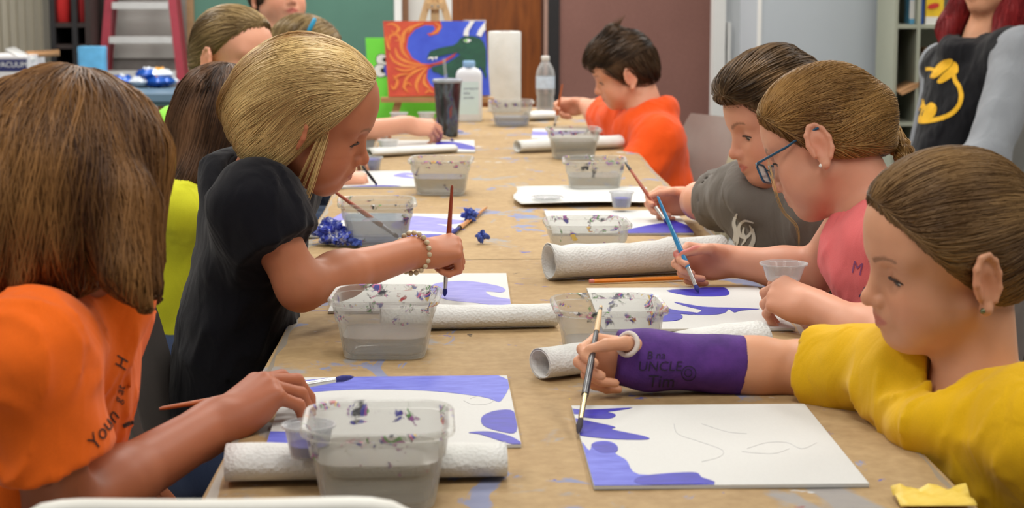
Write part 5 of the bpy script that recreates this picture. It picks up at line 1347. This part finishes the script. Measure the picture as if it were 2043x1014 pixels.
# ================================================================== HAIR
def local_flow(h, fn):
    def fl(p): return fn((p - h['o']) @ h['R'] / h['s']) @ h['R'].T
    return fl
H_brown = hairmat('hair_brown', srgb(76, 50, 28), srgb(160, 126, 82)); H_blond = hairmat('hair_blond', srgb(140, 100, 54), srgb(236, 204, 140), .4); H_gold = hairmat('hair_gold', srgb(104, 70, 34), srgb(188, 146, 84))
H_short = hairmat('hair_short_brown', srgb(50, 36, 24), srgb(132, 102, 68)); H_dark = hairmat('hair_dark', srgb(30, 21, 17), srgb(92, 68, 46)); H_bob = hairmat('hair_bob', srgb(62, 36, 18), srgb(150, 106, 60)); H_long = hairmat('hair_long', srgb(36, 22, 16), srgb(122, 88, 62))
H_ash = hairmat('hair_ash', srgb(84, 64, 38), srgb(172, 146, 100)); H_red = hairmat('hair_red', srgb(84, 14, 20), srgb(166, 46, 48)); H_grey = hairmat('hair_dark_short', srgb(44, 34, 28), srgb(104, 84, 66))

# --- girl in yellow: brushed back
h = yg; f = Field(); hair_cap(f, h, .0065, ((.073, 0, .066), (.80, 0, -.60)), nape=-.050, k=.018)
f.frame(h['R'], h['o'], h['s']); f.ell((-.112, 0, .035), (.028, .026, .026), k=.02); f.frame()
bun = W_(h, (-.118, 0, .030))
hair_object('hair', f, toward(bun), H_brown, h['root'], .0036, 4000, .10, 6, .00065, 1, base_shade=.5)
# --- blond bob
h = bg; f = Field(); f.frame(h['R'], h['o'], h['s'])
f.ell((-.008, 0, .034), (.098, .085, .083), k=.0); f.ell((.022, 0, .040), (.064, .074, .060), k=.03); f.ell((-.052, -.004, -.012), (.070, .086, .070), k=.03); f.ell((-.034, -.064, -.026), (.052, .030, .062), k=.02); f.ell((-.040, .060, -.030), (.050, .028, .058), k=.02)
f.half((.062, 0, .072), (.90, 0, -.44), k=.012); f.half((-.02, 0, -.088), (-.42, 0, -.90), k=.01); f.ell((.06, 0, -.07), (.07, .07, .075), k=.01, op='-'); f.frame()
def blond_flow(q):
    top = np.clip((q[:, 2] - .02) / .08, 0, 1); d = np.stack([-.95 * top - .42 * (1 - top), np.sign(q[:, 1]) * .25 * top, -.25 * top - .9 * (1 - top)], 1); return d
hair_object('hair', f, local_flow(h, blond_flow), H_blond, h['root'], .0036, 4900, .10, 6, .00065, 2, wave=.14, base_shade=.45, lock=(.6, 1, .5), lock_amp=.003, jit=.03)
# loose wisps at the cheek
wp = []
for i, (a, b) in enumerate((((.030, -.066, .020), (.034, -.068, -.085)), ((.034, -.064, .018), (.046, -.066, -.105)), ((.028, -.067, .02), (.026, -.070, -.075)), ((.036, -.062, .02), (.052, -.062, -.120)))):
    A, B = W_(h, a), W_(h, b); mid = (A + B) / 2 + h['R'] @ np.array([.0, -.012, 0]); wp.append(spline([A, mid, B], 4, False))
wp = np.array(wp * 5) + rng.normal(0, .0018, (20, 1, 3)); V, Q, C = strand_tubes(wp, np.full(20, .0009), np.column_stack([rng.uniform(.5, 1, 20), np.zeros(20), np.zeros(20)]))
link('hair_wisps', fastmesh('hair_wisps', to_local(V, h['root']), Q, True, C), H_blond, h['root'])
# --- girl with glasses: brushed back into a braid
h = gg; f = Field(); hair_cap(f, h, .008, ((.076, 0, .070), (.78, 0, -.62)), nape=-.030, k=.018)
braid = [P(1752, 232, 3.0), P(1762, 250, 2.99), P(1778, 272, 2.97), P(1796, 296, 2.94), P(1815, 325, 2.90)]
f.cap(W_(h, (-.085, 0, .02)), braid[0], .030, .018, k=.03); f.frame()
hair_object('hair', f, toward(braid[0]), H_gold, h['root'], .0036, 3700, .10, 6, .00068, 3, base_shade=.42)
f = Field()
bp = spline(braid, 4, False)
for i, q in enumerate(bp):
    sd = unit(np.cross(bp[min(i + 1, len(bp) - 1)] - bp[max(i - 1, 0)], (0, 1, 0))); r_ = .0165 * (1 - .35 * i / len(bp)); f.ell(q + sd * .006 * (1 if i % 2 else -1), (r_, r_, r_ * .72), k=.004)
hair_object('braid', f, lambda p: np.tile(unit(braid[-1] - braid[0]), (len(p), 1)) + .4 * np.sin(p * 300), H_gold, h['root'], .003, 500, .025, 4, .0009, 4)
MB().tube([braid[0] + .022 * np.array([math.cos(a) * .7, math.sin(a), math.cos(a) * -.7]) for a in np.linspace(0, 2 * math.pi, 20)], .006, 8, cap=False).build('hair_tie', mat('hair_tie_black', srgb(34, 32, 36), .8), h['root'], smooth=True)
# a loose strand before the chin
q = spline([W_(h, (.086, .03, .02)), P(1545, 372, 2.86), P(1562, 420, 2.85), P(1590, 452, 2.84), P(1594, 492, 2.84)], 4, False); q = np.array([q + rng.normal(0, .0018, 3) for _ in range(7)]); V, Q, C = strand_tubes(q, np.full(7, .0004), np.column_stack([rng.uniform(.5, 1, 7), np.zeros(7), np.zeros(7)]))
link('hair_wisps', fastmesh('hair_wisps', to_local(V, h['root']), Q, True, C), H_gold, h['root'])
# --- boy in grey: swept quiff
h = bo; f = Field(); hair_cap(f, h, .010, ((.074, 0, .066), (.80, 0, -.60)), nape=-.030)
f.frame(h['R'], h['o'], h['s']); f.ell((.018, 0, .098), (.078, .058, .034), R=roty(.15), k=.02); f.ell((.066, .01, .082), (.030, .048, .024), R=roty(.5), k=.015); f.half((.090, 0, .060), (.65, 0, -.76), k=.01); f.frame()
hair_object('hair', f, local_flow(h, lambda q: np.stack([np.where(q[:, 2] > .06, .9, -.2), np.where(q[:, 2] > .06, .45, .0), np.where(q[:, 2] > .06, .1, -.9)], 1)), H_short, h['root'], .004, 2800, .045, 4, .0008, 5, off=(.0, .004), free=.25)
# --- boy in orange: short with a tuft
h = bf; f = Field(); hair_cap(f, h, .009, ((.066, 0, .058), (.82, 0, -.57)), nape=-.036)
f.frame(h['R'], h['o'], h['s']); f.ell((.040, 0, .088), (.062, .055, .032), R=roty(.45), k=.02); f.sph((-.012, .01, .128), .020, k=.025); f.ell((.080, .0, .060), (.022, .040, .022), k=.015); f.half((.086, 0, .038), (.75, 0, -.66), k=.01); f.frame()
hair_object('hair', f, local_flow(h, lambda q: np.stack([np.where(q[:, 2] > .05, .9, -.3), np.full(len(q), .2), np.where(q[:, 2] > .05, -.1, -.9)], 1)), H_dark, h['root'], .005, 1400, .040, 4, .0012, 6, off=(.0005, .007), free=.3)
q = np.array([spline([W_(h, (-.02, .0, .12)), W_(h, (-.03 + j * .004, .01, .145)), W_(h, (-.045 + j * .006, .005, .160))], 4, False) for j in range(-3, 4)]); V, Q, C = strand_tubes(q, np.full(7, .0016), np.column_stack([rng.uniform(.5, 1, 7), np.zeros(7), np.zeros(7)]))
link('hair_tuft', fastmesh('hair_tuft', to_local(V, h['root']), Q, True, C), H_dark, h['root'])
# --- brown wavy bob (nearest)
h = lo_; f = Field(); o = h['o']; f.frame(h['R'], h['o'], h['s'])
f.ell((-.010, 0, .036), (.102, .086, .086), k=.0); f.frame()
f.ell(P(125, 335, 1.95), (.108, .110, .104), k=.03); f.ell(P(80, 430, 1.88), (.100, .055, .085), k=.03); f.cap(P(225, 300, 1.95), P(230, 470, 1.92), .048, .032, k=.03)
f.cap(P(235, 400, 1.87), P(246, 545, 1.83), .034, .022, k=.02); f.cap(P(246, 545, 1.83), P(290, 604, 1.82), .020, .006, k=.012); f.cap(P(275, 420, 1.90), P(300, 570, 1.86), .022, .010, k=.015); f.cap(P(285, 330, 2.02), P(300, 500, 2.02), .028, .012, k=.02); f.cap(P(300, 500, 2.02), P(310, 590, 2.00), .012, .005, k=.01)
f.cap(P(20, 420, 1.86), P(0, 540, 1.84), .040, .014, k=.02); f.cap(P(90, 480, 1.86), P(38, 570, 1.83), .022, .006, k=.02); f.cap(P(140, 460, 1.87), P(150, 545, 1.86), .026, .008, k=.02); f.cap(P(190, 460, 1.90), P(180, 535, 1.89), .026, .007, k=.02)
crown = P(165, 150, 1.97)
def bob_flow(p):
    d = p - crown; rad = d.copy(); rad[:, 2] *= .3; dist = np.linalg.norm(d, axis=1)[:, None]; top = np.clip(1 - dist / .16, 0, 1)
    return rad / (dist + 1e-6) * (.35 + .8 * top) + np.array([0, 0, -1.0]) * (1.1 - .5 * top)
hair_object('hair', f, bob_flow, H_bob, h['root'], .004, 4800, .15, 9, .0009, 7, off=(.0, .0030), wave=.24, base_shade=.36, lock=(1, 1, .22), lock_amp=.006, jit=.03)
# --- long dark hair
h = ll; f = Field(); hair_cap(f, h, .013, ((.074, 0, .066), (.85, 0, -.5)), nape=-.08)
f.ell(P(438, 250, 3.62), (.072, .085, .11), k=.03); f.cap(P(418, 270, 3.60), P(395, 350, 3.55), .055, .035, k=.04); f.cap(P(395, 340, 3.55), P(340, 392, 3.50), .032, .010, k=.03); f.cap(P(450, 280, 3.62), P(455, 370, 3.60), .05, .030, k=.03)
crl = P(445, 145, 3.66)
hair_object('hair', f, lambda p: np.stack([(p[:, 0] - crl[0]) * 3 - .25, (p[:, 1] - crl[1]) * 3, np.full(len(p), -1.0)], 1), H_long, h['root'], .005, 2200, .14, 6, .0009, 8, base_shade=.36, lock=(1, 1, .2), lock_amp=.003, jit=.03)
# --- smooth pulled back (girl in green)
h = gn; f = Field(); hair_cap(f, h, .007, ((.065, 0, .074), (.74, 0, -.67)), nape=-.075, k=.018)
hair_object('hair', f, toward(W_(h, (-.115, 0, -.02))), H_ash, h['root'], .005, 1500, .10, 5, .0009, 9)
# --- child with the clip
h = cb; f = Field(); hair_cap(f, h, .012, ((.074, 0, .066), (.80, 0, -.60)), nape=-.08)
hair_object('hair', f, local_flow(h, lambda q: np.stack([-.5 - 0 * q[:, 0], np.sign(q[:, 1]) * .7, -.5 + 0 * q[:, 0]], 1)), H_ash, h['root'], .005, 900, .08, 6, .0013, 10)
c = P(622, 50, 5.36); d = unit(P(628, 38, 5.36) - P(616, 62, 5.36)); MB().tube([c - d * .022, c - d * .018, c + d * .018, c + d * .022], [.003, .0065, .0065, .003], 10).build('hair_clip', mat('clip_blue', srgb(40, 150, 196), .4), h['root'], smooth=True)
# --- red hair to the shoulders
h = rd; f = Field(); hair_cap(f, h, .016, ((.074, 0, .066), (.85, 0, -.5)), nape=-.09)
f.cap(W_(h, (-.01, -.085, .02)), P(1893, 60, 5.84), .045, .038, k=.03); f.cap(P(1893, 50, 5.84), P(1880, 92, 5.80), .034, .012, k=.02); f.cap(W_(h, (-.02, .09, .0)), P(2015, 40, 5.70), .05, .045, k=.03); f.cap(P(2015, 30, 5.70), P(1982, 80, 5.66), .035, .014, k=.03); f.cap(P(2030, 20, 5.70), P(2045, 50, 5.72), .05, .04, k=.03)
hair_object('hair', f, lambda p: np.tile(np.array([-.1, -.05, -1.0]), (len(p), 1)), H_red, h['root'], .006, 1200, .11, 6, .0014, 11, wave=.15, lock=(1, 1, .2), lock_amp=.004, jit=.03)
# --- adult's short dark hair
h = ad; f = Field(); hair_cap(f, h, .018, ((.070, 0, .060), (.85, 0, -.45)), nape=-.06)
hair_object('hair', f, lambda p: np.tile(np.array([.0, -.1, -1.0]), (len(p), 1)), H_grey, h['root'], .006, 900, .07, 6, .0014, 12)

# ================================================================== BRUSHES IN HANDS AND ON THE TABLE
def fixed(p, z): p = np.array(p, float); p[2] = z; return p
brush(P(318, 816, 2.13), P(706, 752, 2.25), 'orange-handled brush with a white ferrule in the nearest hand', M_h_or, M_ferr, M_bris, .0044, fl=.22, bl=.10)
brush(*BR['bg'], 'brown brush held upright by the bracelet hand', M_h_red, M_ferr, M_bris, .0042)
brush(*BR['yg'], 'dark brush with a pale tip held by the cast hand', M_h_dark, M_ferr_g, M_bris_d, .0042, tipm=M_h_pale, fl=.34, bl=.10, tipl=.22)
brush(*BR['gg'], 'blue-handled brush held by the girl with glasses', M_h_blue, M_ferr, M_bris, .0042)
brush(*BR['bo'], 'reddish brush with a silver ferrule held by the boy in grey', M_h_red, M_ferr, M_bris, .0040, tipm=M_h_dark, fl=.2)
brush(*BR['bf'], 'orange brush held by the boy in orange', M_h_or, M_ferr, M_bris_d, .0042, fl=.3)
brush(*BR['cb'], 'brown brush held below the tumbler', M_h_red, M_h_pale, M_bris, .0042)
tc = T(752, 400, TZ + TUBH)
brush(P(664, 380, tc[1] - .01), (tc[0] + .040, tc[1] + .004, TZ + .010), 'red-handled brush standing in the cloudy tub', M_h_red, M_ferr, M_bris_d, .0048)
brush(T(971, 414, TZ + .006), T(893, 472, TZ + .006), 'orange brush with dark blue bristles lying on the table', mat('brush_amber', srgb(190, 126, 56), .35, .1, 60), M_h_dark, M_bris, .0050, fl=.35, bl=.25)
brush(P(722, 330, 4.52), T(752, 369, TZ + .006), 'dark brush tip on the canvas with the thin violet arc', M_h_dark, M_h_dark, M_bris, .0040)
A, B = T(1185, 561, TZ + .005), T(1412, 553, TZ + .005); d = unit(B - A)
t = empty('pencil', (A + B) / 2, 'orange pencil lying before the big towel roll', 'pencil')
MB().tube([A, A + d * .165], .0036, 6).build('shaft', mat('pencil_orange', srgb(226, 132, 30), .4), t); MB().tube([A + d * .165, A + d * .185], [.0036, .0006], 6).build('tip', M_h_pale, t); MB().tube([A - d * .008, A], .0036, 8).build('eraser', mat('eraser_pink', srgb(214, 130, 120), .7), t)

# crumpled scraps
def scrap(c, r, m, label, seed, flat=.6, nm='paper_scrap'):
    u = np.linspace(0.05, math.pi - .05, 15); w_ = np.linspace(0, 2 * math.pi, 22, endpoint=False); nz = sines(seed, .42, 2.4 / 1.0, 10); V = []
    for a in u:
        for b in w_:
            d = np.array([math.sin(a) * math.cos(b), math.sin(a) * math.sin(b), math.cos(a)]); k = 1 + nz((d * 2.2)[None])[0] + .25 * math.sin(9 * b + 5 * a + seed); V.append(d * r * max(.35, k) * np.array([1, 1, flat]))
    V = np.array(V); V[:, 2] -= V[:, 2].min(); V += c + np.array([0, 0, .0008]); n = 22
    F = [(i * n + j, i * n + (j + 1) % n, (i + 1) * n + (j + 1) % n, (i + 1) * n + j) for i in range(14) for j in range(n)] + [tuple(range(n - 1, -1, -1)), tuple(14 * n + j for j in range(n))]
    o = MB().add(V, F).build(nm, m, None); tag(o, label, 'scrap', 'crumpled scraps'); return o
t_ = NT('stained_tissue'); n1 = t_.noise(t_.coord(), 70, 4, .6, 1)
t_.base(t_.ramp(n1, [(.35, srgb(34, 40, 150)), (.52, srgb(66, 84, 190)), (.60, srgb(150, 160, 210)), (.66, srgb(226, 228, 234))])); t_.set(Roughness=.9); M_tis = t_.m
M_tisb = paintmat('blue_tissue', srgb(44, 60, 150), srgb(84, 110, 190), 120, (1, 1, 1))
scrap(T(664, 490), .024, M_tis, 'crumpled blue and white tissue left of the cloudy tub', 3, .7); scrap(T(650, 486), .020, M_tis, 'crumpled blue tissue beside the black sleeve', 8, .8); scrap(T(688, 492), .018, M_tis, 'pale blue tissue touching the cloudy tub', 5, .7)
scrap(T(711, 494), .011, M_tisb, 'small blue scrap at the base of the cloudy tub', 11); scrap(T(961, 487), .009, M_tisb, 'tiny blue scrap alone on the middle of the table', 12, .9); scrap(T(936, 444), .013, M_tisb, 'blue scrap beside the lying orange brush', 14, .8)
G = np.zeros((9, 9, 3)); c = T(1862, 1004)
for i in range(9):
    for j in range(9): G[i, j] = c + np.array([(i / 8 - .5) * .075, (j / 8 - .5) * .045, .004 + .010 * abs(math.sin(i * .9 + j * .5)) * (j / 8)])
o = MB().sheet(G, .0008).build('paper_scrap', paintmat('yellow_tissue', srgb(222, 186, 60), srgb(236, 206, 96), 40), None, smooth=True); tag(o, 'yellow paper scrap at the table edge before the yellow shirt', 'scrap', 'crumpled scraps')

# ================================================================== WORN THINGS
# --- purple cast
h = yg; f = Field(); tt, it, wr, HR = HEADS['ygR']; el = P(1600, 738, 2.31); a = el + (wr - el) * .40; b = wr + HR[:, 0] * .052; ax = unit(b - a)
f.cap(a, wr, .0385, .0335, k=.02); f.cap(wr, b, .0335, .0345, k=.02); f.half(a, -ax, k=.004); f.half(b - ax * .008, ax, k=.006); f.disp = sines(4, .0008, 120, 8)
V, Q = f.mesh(.003); t_ = NT('cast_purple'); n1 = t_.noise(t_.coord((1, 1, 1)), 40, 4); t_.base(t_.ramp(n1, [(.3, srgb(66, 30, 108)), (.7, srgb(88, 44, 132))])); t_.set(Roughness=.8); t_.bump(t_.noise(t_.coord((1, 1, 1)), 420, 2), .3, .001)
cast = link('arm_cast', fastmesh('arm_cast', to_local(V, h['root']), Q, True), t_.m, h['root']); cast['label'] = 'purple arm cast with dark handwriting'
sd = unit(np.cross(ax, (0, 0, 1))); u2 = np.cross(sd, ax)
ringp = lambda c_, r_, k0=0, k1=2 * math.pi, n_=26: [c_ + r_ * (sd * math.cos(q) + u2 * math.sin(q)) for q in np.linspace(k0, k1, n_)]
MB().tube(ringp(a - ax * .002, .0335), .004, 8, cap=False).build('cast_lining', mat('lining_blue', srgb(40, 120, 190), .8), cast, smooth=True)
tt, it, wr, HR = HEADS['ygR']; tj = wr + HR @ (np.array([.020, .022, -.010]) * .8) ; td = unit(HR @ unit((.62, .48, -.62))); th = tj + td * .030; t2_ = unit(np.cross(td, HR[:, 1])); t3_ = np.cross(td, t2_)
MB().tube([th + .0135 * (t2_ * math.cos(q) + t3_ * math.sin(q)) for q in np.linspace(0, 2 * math.pi, 22)], .0032, 8, cap=False).build('cast_padding', mat('padding_white', srgb(214, 204, 196), .9, .08, 200, .4, 300), cast, smooth=True)
M_inkd = mat('handwriting', srgb(34, 18, 52), .7)
cu = unit(-ax); vdir = unit(np.cross(cu, unit(np.array([0, -1, .25])))); vdir = -vdir if vdir[2] < 0 else vdir
for s_, px_, py_, sz in (('B na', 1290, 716, .013), ('UNCLE', 1272, 740, .017), ('Tim', 1291, 772, .021)):
    V, F = text_mesh(s_, sz, .15, 3); decal_px(cast, [(np.array([px_, py_]) + V[:, :2] * 1620 * np.array([1, -1]), F)], M_inkd, 'handwriting', cast)
c0 = P(1374, 745, 2.29); pl = []
for (r0_, x_, y_) in ((15., 1374, 745), (8., 1373, 744)):
    n_ = 24; o_ = [(x_ + r0_ * math.cos(q), y_ + r0_ * math.sin(q)) for q in np.linspace(0, 2 * math.pi, n_, endpoint=False)]; i_ = [(x_ + (r0_ - 1.8) * math.cos(q), y_ + (r0_ - 1.8) * math.sin(q)) for q in np.linspace(0, 2 * math.pi, n_, endpoint=False)]
    pl.append((o_ + i_, [(k, (k + 1) % n_, n_ + (k + 1) % n_, n_ + k) for k in range(n_)]))
decal_px(cast, pl, M_inkd, 'handwriting', cast)
# --- earrings, glasses
def ball(c, r, name, m, par): MB().lathe([(r * math.sin(q), -r * math.cos(q)) for q in np.linspace(.03, math.pi - .03, 9)], 12, c).build(name, m, par, smooth=True)
ball(W_(gg, (.002, .083, -.036)), .0032, 'earring', mat('pearl', srgb(236, 232, 226), .15), gg['root']); ball(W_(yg, (.002, .083, -.036)), .0032, 'earring', mat('stud', srgb(120, 124, 96), .2, metal=.6), yg['root'])
h = gg; gl = empty('glasses_anchor'); bpy.data.objects.remove(gl, do_unlink=True)
M_gl = mat('frame_teal', srgb(24, 74, 104), .3, .05); fr = MB()
for y in (1, -1):
    cen = np.array([.101, y * .034, -.002]); pr = [W_(h, cen + rotz(y * .10) @ np.array([0, p[0], p[1]])) for p in rrect(.050, .030, .008, 4)]; pr.append(pr[0])
    fr.tube(pr, .0019, 6, cap=False); fr.tube([W_(h, (.098, y * .059, .008)), W_(h, (.092, y * .068, .010)), W_(h, (.04, y * .0745, .012)), W_(h, (.004, y * .0775, .018)), W_(h, (-.016, y * .080, .016))], .0021, 6)
fr.tube([W_(h, (.102, .010, .004)), W_(h, (.105, 0, .006)), W_(h, (.102, -.010, .004))], .0017, 6); fro = fr.build('glasses', M_gl, h['root'], smooth=True); fro['label'] = 'glasses with thin blue frames'
for y in (1, -1):
    cen = np.array([.101, y * .034, -.002]); pr = np.array([W_(h, cen + rotz(y * .10) @ np.array([0, p[0], p[1]])) for p in rrect(.050, .030, .008, 4)]); nn = h['R'] @ np.array([.0012, 0, 0])
    k = len(pr); MB().add(np.concatenate([pr, pr + nn]), [tuple(range(k)), tuple(range(2 * k - 1, k - 1, -1))] + [(i, (i + 1) % k, (i + 1) % k + k, i + k) for i in range(k)]).build('lens', glassy('lens_glass', srgb(214, 226, 232), .06, .05), fro)
# --- bead bracelet
tt, it, wr, HR = HEADS['bgR']; el = P(600, 572, 2.66); ax = unit(wr - el); sd = unit(np.cross(ax, (0, 0, 1))); u2 = np.cross(sd, ax); M_bead = mat('bead', srgb(200, 184, 152), .35, .25, 90)
for k in range(20):
    q = 2 * math.pi * k / 20; ball(wr - ax * .004 + ax * .006 * math.sin(q) + .0305 * (sd * math.cos(q) + u2 * math.sin(q)), .0042, 'bead', M_bead, bg['root'])
# --- clear cup in the left hand of the girl with glasses
tt, it, wr, HR = HEADS['ggL']; c = P(1563, 560, 2.74); cup(c, .034, .026, 'empty clear cup held by the girl with glasses')

# ================================================================== CHAIRS
M_cgrey = mat('chair_grey', srgb(150, 148, 142), .55, .05, 20, .1, 300); M_cdark = mat('chair_dark', srgb(84, 78, 74), .5, .06, 20); M_cbeige = mat('chair_beige', srgb(168, 160, 136), .5, .06, 20); M_tubeg = mat('chair_tube', srgb(104, 104, 100), .35, .05, metal=.5)
def chair(x, y, ang, label, mb, mt, back=.19, h=.80):
    t = empty('folding_chair', (x, y, 0), label, 'chair', 'folding chairs', rz=ang)
    G = np.zeros((11, 9, 3))
    for i in range(11):
        for j in range(9):
            v = i / 10 * 2 - 1; z = .60 + (h - .60) * j / 8; wd = .205 * (1 - .16 * max(0, (j - 5) / 3) ** 2.2)
            G[i, j] = (-back - .05 * (z - .6) / .2 - .02 * (1 - v * v) + .02, v * wd, z)
    MB().sheet(G, .014).build('backrest', mb, t, smooth='auto', world=False)
    MB().loft([ring3(rrect(.36, .38, .06, 4), .43), ring3(rrect(.38, .40, .07, 4), .44), ring3(rrect(.38, .40, .07, 4), .452), ring3(rrect(.35, .37, .06, 4), .458)]).build('seat', mb, t, smooth='auto', world=False)
    for sy in (1, -1):
        MB().tube([(-back - .052, sy * .205, h - .03), (-back + .0, sy * .207, .60), (.02, sy * .21, .32), (.20, sy * .21, .0)], .011, 8).build('front_leg', mt, t, smooth='auto', world=False)
        MB().tube([(.12, sy * .19, .43), (.0, sy * .19, .28), (-.22, sy * .19, .0)], .010, 8).build('rear_leg', mt, t, smooth='auto', world=False)
    MB().tube([(.15, -.21, .09), (.15, .21, .09)], .008, 8).build('crossbar', mt, t, smooth='auto', world=False); MB().tube([(-.16, -.19, .08), (-.16, .19, .08)], .008, 8).build('crossbar', mt, t, smooth='auto', world=False)
    return t
chair(.59, 5.60, math.pi + .42, 'grey chair of the boy in orange', M_cgrey, M_tubeg, .17, .815)
chair(.42, 4.28, math.pi - .12, 'empty beige chair behind the boy in grey', M_cbeige, M_cbeige, .15, .825)
chair(.76, 3.32, math.pi, 'brown-grey chair of the boy in grey', M_cdark, M_tubeg, .20, .76)
chair(.76, 2.80, math.pi - .2, 'dark chair of the girl with glasses', M_cdark, M_tubeg, .20, .74)
chair(.74, 2.02, math.pi, 'dark chair of the girl in the yellow T-shirt', M_cdark, M_tubeg, .20, .76)
chair(-.35, 2.66, .05, 'dark chair of the blond girl in black', M_cdark, M_tubeg, .085, .79)
chair(-.57, 1.97, .3, 'dark chair of the girl with the brown bob', M_cdark, M_tubeg, .19, .76)
chair(-.62, 3.60, 0, 'grey chair of the girl in lemon yellow', M_cgrey, M_tubeg, .19, .76)
chair(-.72, 4.40, 0, 'grey chair of the girl in lime green', M_cgrey, M_tubeg, .19, .76)
chair(-.60, 5.40, 0, 'grey chair of the child with the blue clip', M_cgrey, M_tubeg, .19, .76)
chair(-.68, 6.64, -.9, 'grey chair of the dark-haired adult', M_cgrey, M_tubeg, .21, .78)
chair(float(rd['hip'][0]) + .04, float(rd['hip'][1]), math.pi + .4, 'grey chair of the red-haired adult', M_cgrey, M_tubeg, .22, .80)
# white plastic chair at the near end
t = empty('plastic_chair', (-.18, 1.52, 0), 'white plastic chair back at the near end of the table', 'chair', rz=math.pi / 2)
M_pl = mat('white_plastic', srgb(226, 224, 216), .4, .03)
G = np.zeros((21, 13, 3)); 
for i in range(21):
    for j in range(13):
        v = i / 20 * 2 - 1; z = .567 + .302 * j / 12; q = max(0, (j - 7) / 5); wd = .185 - .045 * q; zz = z - .012 * abs(v) ** 9 * (j / 12) ** 4
        G[i, j] = (-.115 - .05 * (z - .56) / .3 - .012 * (1 - v * v), v * wd, zz)
bk = MB().sheet(G, .010).build('backrest', M_pl, t, smooth='auto', world=False)
edge = [G[i, 12] for i in range(21)]; edge = [G[0, j] for j in range(0, 13, 2)] + edge[1:-1] + [G[20, j] for j in range(12, -1, -2)]
MB().tube(np.array(edge) + np.array([.005, 0, 0]), .0095, 10).build('rim', M_pl, bk, smooth=True, world=False)
MB().loft([ring3(rrect(.38, .40, .06, 4), .43), ring3(rrect(.40, .42, .07, 4), .44), ring3(rrect(.40, .42, .07, 4), .46), ring3(rrect(.37, .39, .06, 4), .466)]).build('seat', M_pl, t, smooth='auto', world=False)
for sx in (-.16, .16):
    for sy in (-.18, .18): MB().tube([(sx, sy, .44), (sx * 1.2, sy * 1.1, 0)], .012, 8).build('leg', M_tubeg, t, smooth='auto', world=False)
for sy in (-.17, .17): MB().tube([(-.14, sy, .45), (-.12, sy, .60)], .010, 8).build('back_post', M_tubeg, t, smooth='auto', world=False)

# ================================================================== PRINTS ON CLOTHES
M_prk = mat('print_black', srgb(52, 30, 22), .8); M_pry = mat('emblem_yellow', srgb(234, 180, 30), .8); M_prw = mat('print_pale', srgb(206, 204, 198), .8); M_prp = mat('print_violet', srgb(150, 84, 130), .8); M_prn = mat('print_navy', srgb(52, 58, 110), .8)
# script along the orange chest
sh = lo_['shirt']; ang = math.radians(56); c_, s_ = math.cos(ang), math.sin(ang)
for word, x0, y0, size, shear in (('Youn', 190, 902, 40, .3), ('g at', 240, 806, 24, .3), ('H', 249, 742, 34, .3)):
    V, F = text_mesh(word, size, shear, 3); a_ = ang if word == 'Youn' else math.radians(76); c_, s_ = math.cos(a_), math.sin(a_)
    Q = np.column_stack([x0 + V[:, 0] * c_ - V[:, 1] * s_, y0 - (V[:, 0] * s_ + V[:, 1] * c_)]); decal_px(sh, [(Q, F)], M_prk, 'lettering', sh)
decal_px(sh, [stroke2([(245, 851), (262, 843), (284, 842), (298, 850), (301, 858)], 8), stroke2([(274, 872), (290, 881), (308, 889), (318, 897)], 8)], M_prk, 'printed_swash', sh)
# yellow emblem on the black raglan
Z = lambda pts: [(1780 + .3058 * x, .3058 * y) for x, y in pts]
sh = rd['shirt']
decal_px(sh, [shape(Z([(250, 500), (275, 455), (310, 410), (345, 390), (395, 388), (388, 425), (345, 465), (290, 505), (262, 512)])), shape(Z([(296, 530), (330, 485), (360, 460), (392, 425), (405, 400), (430, 425), (432, 470), (405, 492), (350, 530), (312, 545)])),
              stroke2(Z([(402, 488), (415, 530), (440, 570), (452, 630), (432, 695), (375, 750), (280, 782), (190, 792), (122, 772)]), 9), shape(Z([(120, 775), (140, 715), (170, 680), (205, 645), (220, 690), (255, 668), (288, 690), (288, 735), (262, 772), (235, 792), (180, 795)]), 3), stroke2(Z([(220, 452), (250, 450), (280, 458)]), 7), stroke2(Z([(165, 622), (148, 680), (126, 765)]), 5)], M_pry, 'emblem', sh, .0015)
# white figure on the grey shirt
Z = lambda pts: [(1200 + .4142 * x, 80 + .4142 * y) for x, y in pts]
sh = bo['shirt']
decal_px(sh, [stroke2(Z([(655, 835), (640, 880), (650, 930), (635, 980), (600, 1005)]), 9, True), stroke2(Z([(735, 880), (690, 870), (665, 900), (672, 940), (700, 950), (725, 920), (715, 890)]), 7, True), stroke2(Z([(730, 905), (735, 960), (715, 1000), (680, 1010)]), 9, True), stroke2(Z([(690, 900), (685, 930), (695, 960), (675, 990)]), 6, True), stroke2(Z([(645, 900), (660, 950), (650, 1000)]), 6, True)], M_prw, 'printed_figure', sh, .0012, 5)
decal_px(sh, [shape(Z([(598, 985), (625, 965), (640, 980), (620, 1000), (600, 1005)]))], mat('print_dark_red', srgb(120, 40, 44), .8), 'printed_spot', sh, .0012, 5)
# letters on the pink tank top
sh = gg['shirt']
for ch, x0, y0, size, a_, m in (('M', 1698, 543, 36, -.25, M_prp), ('A', 1714, 592, 34, -.2, M_prn)):
    V, F = text_mesh(ch, size, 0, 3); c_, s_ = math.cos(a_), math.sin(a_); decal_px(sh, [(np.column_stack([x0 + (V[:, 0] * c_ - V[:, 1] * s_) * .8, y0 - (V[:, 0] * s_ + V[:, 1] * c_)]), F)], m, 'lettering', sh, .0012)
